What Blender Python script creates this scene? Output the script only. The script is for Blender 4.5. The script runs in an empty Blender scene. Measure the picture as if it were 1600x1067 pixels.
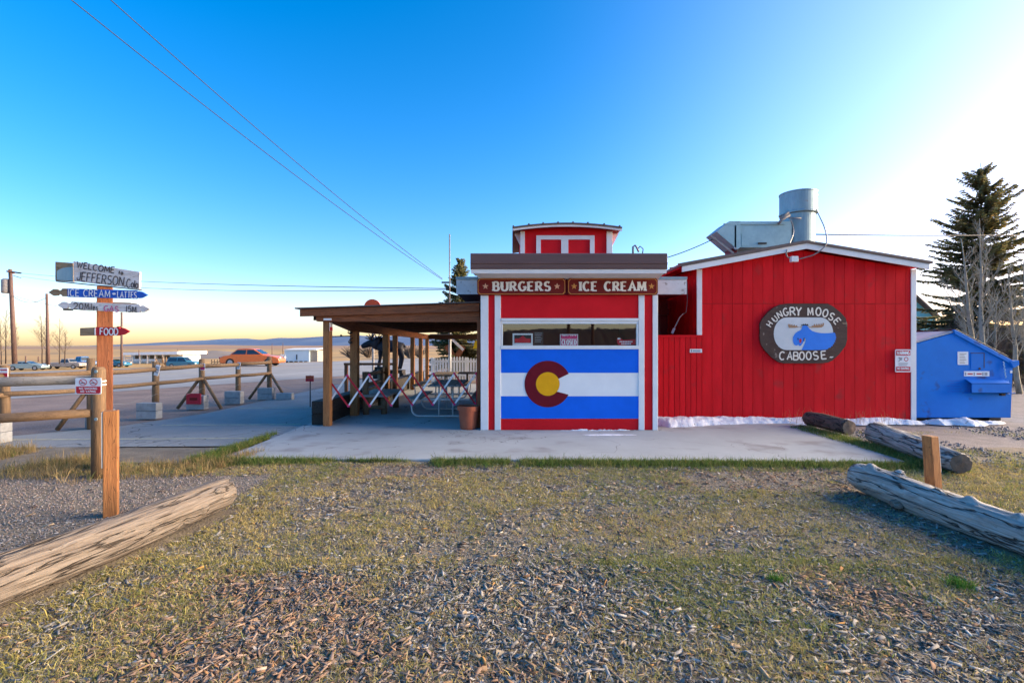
import bpy, bmesh, math, random
import numpy as np
from mathutils import Vector, Matrix, noise as mnoise

sc = bpy.context.scene
col = sc.collection
R = math.radians

# ------------------------------------------------------------------ camera
CAM_H = 1.65
cam = bpy.data.cameras.new('camera')
camo = bpy.data.objects.new('camera', cam)
col.objects.link(camo)
camo.location = (0, 0, CAM_H)
camo.rotation_euler = (R(90), 0, 0)
cam.lens = 17.0
cam.sensor_width = 36.0
cam.shift_y = 0.004
cam.clip_start = 0.05
cam.clip_end = 20000
sc.camera = camo

# ------------------------------------------------------------------ sky + sun
SUN_AZ, SUN_EL = 78.0, 7.0            # azimuth to the right of the view axis
w = bpy.data.worlds.new('World')
sc.world = w
w.use_nodes = True
wn = w.node_tree
bg = wn.nodes['Background']
sky = wn.nodes.new('ShaderNodeTexSky')
sky.sky_type = 'NISHITA'
sky.sun_disc = False
sky.sun_elevation = R(SUN_EL)
sky.sun_rotation = R(SUN_AZ)
sky.altitude = 2800
sky.air_density = 1.15
sky.dust_density = 9.0
sky.ozone_density = 2.0
hs = wn.nodes.new('ShaderNodeHueSaturation')
hs.inputs['Saturation'].default_value = 1.42
tint = wn.nodes.new('ShaderNodeMix'); tint.data_type = 'RGBA'; tint.blend_type = 'MULTIPLY'   # camera white balance, same over the whole sky
tint.inputs[0].default_value = 1.0
tint.inputs[7].default_value = (1.10, 0.825, 0.96, 1)
wn.links.new(sky.outputs[0], hs.inputs['Color'])
wn.links.new(hs.outputs[0], tint.inputs[6])
# pale haze aureole round the low sun
tcw = wn.nodes.new('ShaderNodeTexCoord')
dotn = wn.nodes.new('ShaderNodeVectorMath'); dotn.operation = 'DOT_PRODUCT'
dotn.inputs[1].default_value = (math.sin(R(SUN_AZ)) * math.cos(R(SUN_EL)), math.cos(R(SUN_AZ)) * math.cos(R(SUN_EL)), math.sin(R(SUN_EL)))
wn.links.new(tcw.outputs['Generated'], dotn.inputs[0])
mrw = wn.nodes.new('ShaderNodeMapRange'); mrw.inputs[1].default_value = 0.22; mrw.inputs[2].default_value = 1.0; mrw.inputs[3].default_value = 0.0; mrw.inputs[4].default_value = 1.0
wn.links.new(dotn.outputs['Value'], mrw.inputs[0])
pw_ = wn.nodes.new('ShaderNodeMath'); pw_.operation = 'POWER'; pw_.inputs[1].default_value = 2.4
wn.links.new(mrw.outputs[0], pw_.inputs[0])
au = wn.nodes.new('ShaderNodeMix'); au.data_type = 'RGBA'; au.blend_type = 'ADD'
au.inputs[7].default_value = (1.15, 1.12, 1.05, 1)
wn.links.new(pw_.outputs[0], au.inputs[0])
wn.links.new(tint.outputs[2], au.inputs[6])
wn.links.new(au.outputs[2], bg.inputs[0])
bg.inputs[1].default_value = 0.084
sun = bpy.data.lights.new('sun', 'SUN')
sun.energy = 2.6
sun.angle = R(62.0)
sun.color = (1.0, 0.83, 0.58)
suno = bpy.data.objects.new('sun', sun)
col.objects.link(suno)
sd = Vector((math.sin(R(SUN_AZ)) * math.cos(R(SUN_EL)), math.cos(R(SUN_AZ)) * math.cos(R(SUN_EL)), math.sin(R(SUN_EL))))
suno.rotation_euler = sd.to_track_quat('Z', 'Y').to_euler()
sc.view_settings.view_transform = 'Standard'
sc.view_settings.look = 'None'
sc.view_settings.gamma = 1.0
sc.view_settings.use_curve_mapping = False
sc.view_settings.exposure = 2.85

# ------------------------------------------------------------------ survey helpers: photo reading -> metres
FPX, HY, CX = 755.6, 540.0, 800.0
def X(px, Y): return (px - CX) / FPX * Y
def Z(py, Y): return CAM_H + (HY - py) / FPX * Y
def P(px, py, Y): return Vector((X(px, Y), Y, Z(py, Y)))
def G(px, py):
    Y = CAM_H * FPX / (py - HY)
    return Vector((X(px, Y), Y, 0.0))

# ------------------------------------------------------------------ materials
MATS = {}
def mat(name, c1, c2=None, rough=0.7, scale=6.0, stretch=(1, 1, 1), bump=0.0, bscale=40.0, bstretch=None,
        metallic=0.0, rnd=0.0, spec=0.3, dist=0.0, lo=0.35, hi=0.65, speck=None, crack=None, attr=None):
    """procedural Principled: two tones by noise, optional specks / cracks, fine relief, per-object brightness"""
    m = bpy.data.materials.new(name)
    m.use_nodes = True
    nt = m.node_tree
    N, L = nt.nodes, nt.links
    b = N['Principled BSDF']
    b.inputs['Roughness'].default_value = rough
    b.inputs['Metallic'].default_value = metallic
    b.inputs['Specular IOR Level'].default_value = spec
    if c2 is None:
        c2 = tuple(x * 0.82 for x in c1)
    tc = N.new('ShaderNodeTexCoord')
    oi = N.new('ShaderNodeObjectInfo')
    off = N.new('ShaderNodeVectorMath'); off.operation = 'SCALE'
    comb = N.new('ShaderNodeCombineXYZ')
    for i in range(3): comb.inputs[i].default_value = (37.0, 17.0, 53.0)[i]
    L.new(comb.outputs[0], off.inputs[0]); L.new(oi.outputs['Random'], off.inputs['Scale'])
    add = N.new('ShaderNodeVectorMath'); add.operation = 'ADD'
    L.new(tc.outputs['Object'], add.inputs[0]); L.new(off.outputs[0], add.inputs[1])
    def coords(st):
        mp = N.new('ShaderNodeMapping'); mp.inputs['Scale'].default_value = st
        L.new(add.outputs[0], mp.inputs['Vector']); return mp.outputs[0]
    cs = coords(stretch)
    nz = N.new('ShaderNodeTexNoise'); nz.inputs['Scale'].default_value = scale
    nz.inputs['Detail'].default_value = 8; nz.inputs['Roughness'].default_value = 0.65
    nz.inputs['Distortion'].default_value = dist
    L.new(cs, nz.inputs['Vector'])
    rp = N.new('ShaderNodeValToRGB')
    rp.color_ramp.elements[0].position = lo; rp.color_ramp.elements[0].color = (*c1, 1)
    rp.color_ramp.elements[1].position = hi; rp.color_ramp.elements[1].color = (*c2, 1)
    L.new(nz.outputs['Fac'], rp.inputs['Fac'])
    out = rp.outputs['Color']
    def mixc(a, bcol, fac, mode='MIX'):
        mx = N.new('ShaderNodeMix'); mx.data_type = 'RGBA'; mx.blend_type = mode
        if isinstance(fac, float): mx.inputs[0].default_value = fac
        else: L.new(fac, mx.inputs[0])
        L.new(a, mx.inputs[6])
        if isinstance(bcol, tuple): mx.inputs[7].default_value = (*bcol, 1)
        else: L.new(bcol, mx.inputs[7])
        return mx.outputs[2]
    def thr(sock, a, bb):
        r = N.new('ShaderNodeMapRange'); r.inputs[1].default_value = a; r.inputs[2].default_value = bb
        L.new(sock, r.inputs[0]); return r.outputs[0]
    if attr:
        at = N.new('ShaderNodeVertexColor'); at.layer_name = attr
        out = mixc(out, at.outputs['Color'], 1.0, 'MULTIPLY')
    if speck:       # (colour, scale, lo, hi)
        n2 = N.new('ShaderNodeTexNoise'); n2.inputs['Scale'].default_value = speck[1]; n2.inputs['Detail'].default_value = 3
        L.new(coords((1, 1, 1)), n2.inputs['Vector'])
        out = mixc(out, speck[0], thr(n2.outputs['Fac'], speck[2], speck[3]))
    ck = None
    if crack:       # (colour, scale, stretch, width)
        n3 = N.new('ShaderNodeTexNoise'); n3.inputs['Scale'].default_value = crack[1]; n3.inputs['Detail'].default_value = 4
        n3.inputs['Distortion'].default_value = 0.6
        L.new(coords(crack[2]), n3.inputs['Vector'])
        ab = N.new('ShaderNodeMath'); ab.operation = 'SUBTRACT'; L.new(n3.outputs['Fac'], ab.inputs[0]); ab.inputs[1].default_value = 0.5
        a2 = N.new('ShaderNodeMath'); a2.operation = 'ABSOLUTE'; L.new(ab.outputs[0], a2.inputs[0])
        ck = thr(a2.outputs[0], crack[3], 0.0)
        out = mixc(out, crack[0], ck)
    if rnd:
        mr = N.new('ShaderNodeMapRange'); mr.inputs[3].default_value = 1 - rnd; mr.inputs[4].default_value = 1 + rnd
        L.new(oi.outputs['Random'], mr.inputs[0])
        sc_ = N.new('ShaderNodeVectorMath'); sc_.operation = 'SCALE'
        L.new(out, sc_.inputs[0]); L.new(mr.outputs[0], sc_.inputs['Scale']); out = sc_.outputs[0]
    L.new(out, b.inputs['Base Color'])
    if bump:
        nb = N.new('ShaderNodeTexNoise'); nb.inputs['Scale'].default_value = bscale; nb.inputs['Detail'].default_value = 6
        L.new(coords(bstretch or stretch), nb.inputs['Vector'])
        bp = N.new('ShaderNodeBump'); bp.inputs['Strength'].default_value = bump; bp.inputs['Distance'].default_value = 0.02
        h = nb.outputs['Fac']
        if ck is not None:
            sb = N.new('ShaderNodeMath'); sb.operation = 'SUBTRACT'; L.new(h, sb.inputs[0]); L.new(ck, sb.inputs[1]); h = sb.outputs[0]
        L.new(h, bp.inputs['Height']); L.new(bp.outputs[0], b.inputs['Normal'])
    MATS[name] = m
    return m

def wood(name, c1, c2, rough=0.75, rnd=0.12):
    """three versions of one timber, the grain running along x, y or z"""
    for ax, st in (('x', (1, 14, 14)), ('y', (14, 1, 14)), ('z', (14, 14, 1))):
        mat(name + '_' + ax, c1, c2, rough=rough, scale=3.0, stretch=st, bump=0.35, bscale=9, dist=0.4, rnd=rnd,
            crack=(tuple(v * 0.35 for v in c2), 2.2, tuple(s * 1.0 for s in st), 0.012))

wood('cedar', (0.40, 0.175, 0.06), (0.25, 0.10, 0.035))
wood('stain', (0.30, 0.105, 0.042), (0.18, 0.062, 0.027))
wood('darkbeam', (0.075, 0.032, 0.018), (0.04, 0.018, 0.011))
wood('pole', (0.26, 0.16, 0.085), (0.15, 0.095, 0.055))
wood('farpole', (0.16, 0.10, 0.085), (0.10, 0.062, 0.055))
wood('grey', (0.36, 0.33, 0.29), (0.24, 0.215, 0.19))
wood('tie', (0.05, 0.038, 0.028), (0.022, 0.017, 0.014))
wood('boardwhite', (0.80, 0.77, 0.75), (0.58, 0.54, 0.51))
wood('planktan', (0.33, 0.24, 0.15), (0.21, 0.145, 0.085))
mat('red', (0.72, 0.010, 0.018), (0.58, 0.007, 0.012), rough=0.75, spec=0.12, scale=1.5, stretch=(3, 3, 0.6), bump=0.12, bscale=60, bstretch=(6, 6, 0.4), rnd=0.08, speck=((0.40, 0.03, 0.03), 2.6, 0.62, 0.80))
mat('red_smooth', (0.68, 0.010, 0.018), (0.60, 0.008, 0.014), rough=0.7, spec=0.15, scale=2.0, rnd=0.03, bump=0.03)
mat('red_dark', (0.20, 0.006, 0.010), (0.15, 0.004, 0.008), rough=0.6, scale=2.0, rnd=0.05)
mat('white', (0.80, 0.80, 0.79), (0.72, 0.72, 0.71), rough=0.5, scale=3.0, bump=0.05, rnd=0.02)
mat('whiteworn', (0.76, 0.78, 0.78), (0.58, 0.60, 0.60), rough=0.6, scale=2.2, bump=0.08, speck=((0.33, 0.30, 0.27), 9, 0.62, 0.70))
mat('flag_blue', (0.004, 0.135, 0.74), (0.003, 0.12, 0.66), rough=0.65, scale=2.5, spec=0.15)
mat('flag_white', (0.82, 0.82, 0.80), (0.76, 0.76, 0.75), rough=0.65, scale=2.5, spec=0.15)
mat('flag_maroon', (0.16, 0.006, 0.016), (0.13, 0.005, 0.013), rough=0.65, spec=0.15)
mat('flag_gold', (0.85, 0.40, 0.008), (0.78, 0.36, 0.007), rough=0.65, spec=0.15)
mat('fascia_brown', (0.13, 0.062, 0.047), (0.105, 0.05, 0.038), rough=0.38, scale=2.0, stretch=(0.6, 1, 6), spec=0.5)
mat('roof_brown', (0.16, 0.115, 0.10), (0.11, 0.08, 0.07), rough=0.5, scale=4.0)
mat('sign_maroon', (0.19, 0.018, 0.012), (0.15, 0.013, 0.010), rough=0.65, scale=3, spec=0.15)
mat('sign_gold', (0.66, 0.27, 0.05), (0.55, 0.22, 0.04), rough=0.45)
mat('sign_peach', (0.72, 0.36, 0.20), (0.6, 0.3, 0.17), rough=0.45)
mat('cream', (0.85, 0.76, 0.64), (0.78, 0.69, 0.57), rough=0.5)
mat('galv', (0.30, 0.40, 0.42), (0.22, 0.30, 0.325), rough=0.5, metallic=0.45, scale=5, stretch=(2, 2, 0.6), bump=0.05, lo=0.3, hi=0.7, speck=((0.30, 0.25, 0.22), 6, 0.66, 0.76))
mat('steel_white', (0.62, 0.62, 0.60), (0.5, 0.5, 0.48), rough=0.4)
mat('iron', (0.018, 0.018, 0.02), (0.03, 0.026, 0.024), rough=0.55, scale=12, bump=0.3, bscale=25)
mat('bronze_dark', (0.010, 0.012, 0.018), (0.020, 0.019, 0.024), rough=0.6, scale=5, bump=0.6, bscale=14, spec=0.15)
mat('wire', (0.035, 0.04, 0.055), rough=0.6)
mat('conduit', (0.30, 0.28, 0.27), (0.2, 0.18, 0.17), rough=0.5)
mat('terracotta', (0.36, 0.10, 0.05), (0.27, 0.075, 0.04), rough=0.8, scale=6, bump=0.1)
mat('soil', (0.06, 0.04, 0.028), (0.035, 0.024, 0.018), rough=0.95, scale=30, bump=0.6)
mat('concrete', (0.41, 0.42, 0.405), (0.325, 0.33, 0.32), rough=0.85, scale=0.9, bump=0.10, bscale=60, lo=0.3, hi=0.72, speck=((0.25, 0.235, 0.225), 1.6, 0.56, 0.74), crack=((0.13, 0.12, 0.11), 0.45, (1, 1, 1), 0.0022))
mat('block', (0.40, 0.395, 0.385), (0.28, 0.275, 0.27), rough=0.9, scale=7, bump=0.35, bscale=50, rnd=0.1)
mat('asphalt', (0.33, 0.33, 0.315), (0.26, 0.26, 0.25), rough=0.95, scale=0.7, bump=0.8, bscale=120, speck=((0.42, 0.41, 0.40), 90, 0.56, 0.66), crack=((0.09, 0.088, 0.085), 0.30, (1, 1, 1), 0.003))
mat('road', (0.31, 0.30, 0.29), (0.25, 0.24, 0.23), rough=0.95, scale=0.35, stretch=(1, 1, 1), bump=0.3, bscale=60)
mat('dirt', (0.29, 0.20, 0.16), (0.19, 0.13, 0.105), rough=0.97, scale=0.9, bump=0.7, bscale=35, speck=((0.33, 0.29, 0.25), 30, 0.57, 0.68))
mat('gravel_mat', (0.29, 0.245, 0.22), (0.19, 0.16, 0.145), rough=0.97, scale=3.0, bump=1.0, bscale=55, speck=((0.42, 0.38, 0.35), 60, 0.55, 0.65))
mat('mulch_soil', (0.29, 0.23, 0.16), (0.18, 0.14, 0.10), rough=0.97, scale=2.6, bump=1.0, bscale=45, speck=((0.21, 0.17, 0.11), 22, 0.53, 0.66))
mat('field', (0.52, 0.30, 0.10), (0.34, 0.21, 0.09), rough=1.0, scale=0.02, stretch=(0.4, 1.6, 1), bump=0.0, speck=((0.16, 0.125, 0.075), 0.05, 0.55, 0.68))
mat('hill', (0.42, 0.23, 0.11), (0.22, 0.15, 0.11), rough=1.0, scale=0.012, stretch=(0.5, 1.0, 3.0))
mat('mountain', (0.07, 0.125, 0.22), (0.11, 0.155, 0.23), rough=1.0, scale=0.004, stretch=(1, 1, 3))  # forest tone with the blue of distant air haze put into the colour
mat('knoll_mat', (0.20, 0.175, 0.155), (0.15, 0.13, 0.12), rough=1.0, scale=0.1)
mat('forest_hill', (0.020, 0.024, 0.020), (0.032, 0.030, 0.024), rough=1.0, scale=0.05)
mat('paint_line', (0.62, 0.55, 0.36), (0.34, 0.31, 0.24), rough=0.9, scale=5)
mat('paint_white', (0.6, 0.6, 0.58), (0.38, 0.37, 0.36), rough=0.9, scale=5)
mat('snow', (0.86, 0.86, 0.88), (0.70, 0.69, 0.71), rough=0.8, scale=9, bump=0.9, bscale=45, spec=0.2, speck=((0.36, 0.31, 0.27), 16, 0.63, 0.72))
mat('log_grey', (0.44, 0.41, 0.37), (0.235, 0.215, 0.19), rough=0.85, scale=1.6, stretch=(0.9, 9, 9), bump=1.0, bscale=3.2, bstretch=(0.8, 10, 10), dist=2.2, lo=0.38, hi=0.62,
    crack=((0.035, 0.03, 0.027), 1.3, (0.55, 5.5, 5.5), 0.026))
mat('log_tan', (0.225, 0.19, 0.158), (0.115, 0.092, 0.075), rough=0.9, scale=2.6, stretch=(0.7, 13, 13), bump=1.0, bscale=4.5, bstretch=(0.5, 14, 14), dist=1.6, lo=0.36, hi=0.64,
    crack=((0.035, 0.027, 0.022), 1.5, (0.42, 6.5, 6.5), 0.020))
mat('log_bark', (0.17, 0.11, 0.085), (0.09, 0.06, 0.048), rough=0.95, scale=4, stretch=(1, 4, 4), bump=1.0, bscale=14, crack=((0.03, 0.02, 0.018), 4, (1, 3, 3), 0.04))
mat('log_end', (0.24, 0.17, 0.12), (0.12, 0.085, 0.06), rough=0.9, scale=9, bump=0.6, bscale=20)
mat('dumpster_blue', (0.005, 0.19, 0.66), (0.004, 0.16, 0.56), rough=0.65, scale=1.4, bump=0.05, bscale=8, speck=((0.03, 0.07, 0.22), 3.4, 0.62, 0.74), spec=0.15)
mat('dumpster_lid', (0.42, 0.45, 0.50), (0.30, 0.33, 0.38), rough=0.5, scale=3)
mat('plastic_black', (0.02, 0.02, 0.023), rough=0.5)
mat('barrier_red', (0.48, 0.015, 0.03), (0.38, 0.012, 0.025), rough=0.4)
mat('paper', (0.80, 0.80, 0.80), (0.74, 0.74, 0.74), rough=0.6)
mat('print_red', (0.55, 0.012, 0.03), (0.5, 0.01, 0.025), rough=0.5)
mat('print_pink', (0.62, 0.03, 0.16), (0.56, 0.025, 0.14), rough=0.5)
mat('print_black', (0.02, 0.02, 0.024), rough=0.6)
mat('print_grey', (0.30, 0.31, 0.33), rough=0.6)
mat('paint_black', (0.035, 0.03, 0.035), (0.07, 0.06, 0.06), rough=0.7, scale=14)
mat('paint_pink', (0.62, 0.16, 0.30), (0.5, 0.13, 0.24), rough=0.7)
mat('arrow_blue', (0.012, 0.11, 0.55), (0.010, 0.085, 0.42), rough=0.55, scale=4, stretch=(1, 5, 5))
mat('arrow_red', (0.50, 0.010, 0.018), (0.40, 0.008, 0.014), rough=0.55, scale=4)
mat('moose_blue', (0.02, 0.22, 0.78), (0.018, 0.19, 0.70), rough=0.5, scale=6)
mat('moose_tan', (0.42, 0.24, 0.13), (0.32, 0.18, 0.10), rough=0.6, scale=9)
mat('sign_brown', (0.050, 0.026, 0.022), (0.078, 0.043, 0.034), rough=0.65, scale=4, stretch=(1, 4, 5), bump=0.2, bscale=12, speck=((0.22, 0.16, 0.13), 9, 0.66, 0.72))
mat('sign_inner', (0.66, 0.67, 0.66), (0.58, 0.60, 0.60), rough=0.55, scale=4)
mat('bark', (0.085, 0.06, 0.045), (0.05, 0.036, 0.028), rough=0.95, scale=12, stretch=(2, 2, 0.6), bump=0.6)
mat('aspen_bark', (0.36, 0.335, 0.26), (0.24, 0.22, 0.165), rough=0.85, scale=5, stretch=(2, 2, 1), speck=((0.06, 0.05, 0.045), 9, 0.64, 0.7))
mat('twig', (0.17, 0.13, 0.10), (0.11, 0.085, 0.065), rough=0.9, scale=3)
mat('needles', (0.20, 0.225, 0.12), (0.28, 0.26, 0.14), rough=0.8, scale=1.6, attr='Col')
mat('grass_mat', (1, 1, 1), (0.86, 0.86, 0.86), rough=0.85, scale=3, attr='Col', spec=0.1)
mat('chip_mat', (1, 1, 1), (0.8, 0.8, 0.8), rough=0.9, scale=60, attr='Col', spec=0.1)
mat('duct_teal', (0.34, 0.50, 0.52), (0.27, 0.41, 0.44), rough=0.5, metallic=0.2, scale=5)
mat('teal_wall', (0.16, 0.50, 0.58), (0.14, 0.44, 0.52), rough=0.7, scale=2)
mat('tyre', (0.018, 0.018, 0.018), rough=0.9)
mat('rim', (0.4, 0.4, 0.42), rough=0.4, metallic=0.7)
mat('car_glass', (0.02, 0.03, 0.04), rough=0.08, spec=0.8)
mat('lamp_white', (0.7, 0.7, 0.68), rough=0.2)
mat('lamp_red', (0.4, 0.01, 0.01), rough=0.3)
mat('car_orange', (0.62, 0.14, 0.025), (0.55, 0.12, 0.02), rough=0.3, spec=0.6)
mat('car_teal', (0.03, 0.16, 0.26), (0.025, 0.14, 0.22), rough=0.3, spec=0.6)
mat('car_blue', (0.05, 0.18, 0.40), rough=0.35, spec=0.6)
mat('car_white', (0.62, 0.66, 0.68), rough=0.35, spec=0.6)
mat('shed_blue', (0.52, 0.66, 0.76), (0.46, 0.60, 0.70), rough=0.6, scale=1, stretch=(5, 5, 0.3))
mat('sign_orange', (0.60, 0.075, 0.02), (0.5, 0.06, 0.018), rough=0.5)
mat('yellow', (0.80, 0.55, 0.02), rough=0.5)

def translucent(name, f):
    m = MATS[name]; N, L = m.node_tree.nodes, m.node_tree.links
    b = N['Principled BSDF']; src = b.inputs['Base Color'].links[0].from_socket
    t = N.new('ShaderNodeBsdfTranslucent'); L.new(src, t.inputs['Color'])
    mx = N.new('ShaderNodeMixShader'); mx.inputs[0].default_value = f
    L.new(b.outputs[0], mx.inputs[1]); L.new(t.outputs[0], mx.inputs[2]); L.new(mx.outputs[0], N['Material Output'].inputs[0])
translucent('needles', 0.6)
translucent('grass_mat', 0.35)
def glass_mat():
    m = bpy.data.materials.new('window_glass'); m.use_nodes = True
    N, L = m.node_tree.nodes, m.node_tree.links
    N.remove(N['Principled BSDF'])
    gl = N.new('ShaderNodeBsdfGlossy'); gl.inputs['Roughness'].default_value = 0.015; gl.inputs['Color'].default_value = (0.95, 0.95, 0.9, 1)
    tr = N.new('ShaderNodeBsdfTransparent'); tr.inputs['Color'].default_value = (0.93, 0.95, 0.94, 1)
    fr = N.new('ShaderNodeFresnel'); fr.inputs['IOR'].default_value = 2.3
    nz = N.new('ShaderNodeTexNoise'); nz.inputs['Scale'].default_value = 2.0
    bp = N.new('ShaderNodeBump'); bp.inputs['Strength'].default_value = 0.02; bp.inputs['Distance'].default_value = 0.02
    L.new(nz.outputs['Fac'], bp.inputs['Height']); L.new(bp.outputs[0], gl.inputs['Normal'])
    mx = N.new('ShaderNodeMixShader'); L.new(fr.outputs[0], mx.inputs[0]); L.new(tr.outputs[0], mx.inputs[1]); L.new(gl.outputs[0], mx.inputs[2])
    L.new(mx.outputs[0], N['Material Output'].inputs[0])
    MATS['window_glass'] = m
glass_mat()

# ------------------------------------------------------------------ mesh building
class MB:
    def __init__(s): s.v, s.f = [], []
    def add(s, vs, fs):
        k = len(s.v); s.v += [tuple(a) for a in vs]; s.f += [tuple(i + k for i in q) for q in fs]; return s
    def box(s, x0, x1, y0, y1, z0, z1):
        v = [(x, y, z) for x in (x0, x1) for y in (y0, y1) for z in (z0, z1)]
        return s.add(v, [(0, 1, 3, 2), (4, 6, 7, 5), (0, 4, 5, 1), (2, 3, 7, 6), (0, 2, 6, 4), (1, 5, 7, 3)])
    def pbox(s, x0, x1, yt, yb, Y, t):                      # measured rectangle on the plane at distance Y, thickness t behind it
        return s.box(X(x0, Y), X(x1, Y), Y, Y + t, Z(yb, Y), Z(yt, Y))
    def obox(s, c, ax, ay, az):                             # centre and three half-axis vectors
        c, ax, ay, az = map(Vector, (c, ax, ay, az))
        v = [c + ax * i + ay * j + az * k for i in (-1, 1) for j in (-1, 1) for k in (-1, 1)]
        return s.add(v, [(0, 1, 3, 2), (4, 6, 7, 5), (0, 4, 5, 1), (2, 3, 7, 6), (0, 2, 6, 4), (1, 5, 7, 3)])
    def bar(s, a, b, w, t, up=(0, 1, 0)):                   # flat bar from a to b, width w across, thickness t along 'up'
        a, b = Vector(a), Vector(b); d = (b - a); L = d.length; d.normalize()
        u = Vector(up); u = (u - d * u.dot(d)).normalized(); r = d.cross(u)
        return s.obox((a + b) / 2, d * L / 2, r * w / 2, u * t / 2)
    def prism(s, poly, ext):                                # polygon (3D points) extruded along ext
        ext = Vector(ext); n = len(poly); p = [Vector(q) for q in poly]
        v = p + [q + ext for q in p]
        return s.add(v, [tuple(range(n)), tuple(range(2 * n - 1, n - 1, -1))] + [(i, i + n, (i + 1) % n + n, (i + 1) % n) for i in range(n)])
    def xz(s, poly, y0, y1): return s.prism([(a, y0, b) for a, b in poly], (0, y1 - y0, 0))
    def tube(s, pts, rad, n=8, cap=True):
        pts = [Vector(p) for p in pts]
        if not isinstance(rad, (list, tuple)): rad = [rad] * len(pts)
        k0 = len(s.v); m = len(pts); vs, fs = [], []
        prev = None
        for i, p in enumerate(pts):
            t = (pts[min(i + 1, m - 1)] - pts[max(i - 1, 0)]).normalized()
            if prev is None:
                u = t.orthogonal().normalized()
            else:
                u = prev - t * prev.dot(t)
                u = u.normalized() if u.length > 1e-6 else t.orthogonal().normalized()
            prev = u; w_ = t.cross(u)
            for j in range(n):
                a = 2 * math.pi * j / n
                vs.append(p + (u * math.cos(a) + w_ * math.sin(a)) * rad[i])
        for i in range(m - 1):
            for j in range(n):
                fs.append((i * n + j, i * n + (j + 1) % n, (i + 1) * n + (j + 1) % n, (i + 1) * n + j))
        if cap: fs += [tuple(range(n - 1, -1, -1)), tuple(range((m - 1) * n, m * n))]
        return s.add(vs, fs)
    def lathe(s, c, prof, n=32):                            # prof: (radius, z)
        vs, fs = [], []
        for r, z in prof:
            for j in range(n):
                a = 2 * math.pi * j / n
                vs.append((c[0] + r * math.cos(a), c[1] + r * math.sin(a), c[2] + z))
        for i in range(len(prof) - 1):
            for j in range(n):
                fs.append((i * n + j, i * n + (j + 1) % n, (i + 1) * n + (j + 1) % n, (i + 1) * n + j))
        return s.add(vs, fs)
    def disc(s, c, r, ny, n=32, t=0.01):                    # disc facing -y, thickness t
        return s.prism([(c[0] + r * math.cos(-2 * math.pi * j / n), c[1], c[2] + r * math.sin(-2 * math.pi * j / n)) for j in range(n)], (0, t, 0))
    def build(s, name, m, parent=None, bevel=0.0, smooth=False, seg=1):
        me = bpy.data.meshes.new(name)
        me.from_pydata(s.v, [], s.f); me.validate(); me.update()
        bm = bmesh.new(); bm.from_mesh(me); bmesh.ops.recalc_face_normals(bm, faces=bm.faces); bm.to_mesh(me); bm.free()
        if smooth: me.polygons.foreach_set('use_smooth', [True] * len(me.polygons))
        me.materials.append(MATS[m] if isinstance(m, str) else m)
        o = bpy.data.objects.new(name, me)
        col.objects.link(o)
        if bevel:
            b = o.modifiers.new('bevel', 'BEVEL'); b.width = bevel; b.segments = seg; b.limit_method = 'ANGLE'
        adopt(o, parent)
        return o

def adopt(o, parent):
    if parent is not None:
        o.parent = parent
        if parent.type == 'EMPTY':
            o.matrix_parent_inverse = Matrix.Translation(-Vector(parent.location))
def tag(o, label=None, cat=None, group=None, kind=None):
    if label: o['label'] = label
    if cat: o['category'] = cat
    if group: o['group'] = group
    if kind: o['kind'] = kind
    return o
def thing(name, label, cat, loc=(0, 0, 0), group=None):
    o = bpy.data.objects.new(name, None); o.empty_display_size = 0.1
    o.location = loc; col.objects.link(o)
    return tag(o, label, cat, group)
def box(name, m, parent, *a, bevel=0.0): return MB().box(*a).build(name, m, parent, bevel)
def pbox(name, m, parent, *a, bevel=0.0): return MB().pbox(*a).build(name, m, parent, bevel)

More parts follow.
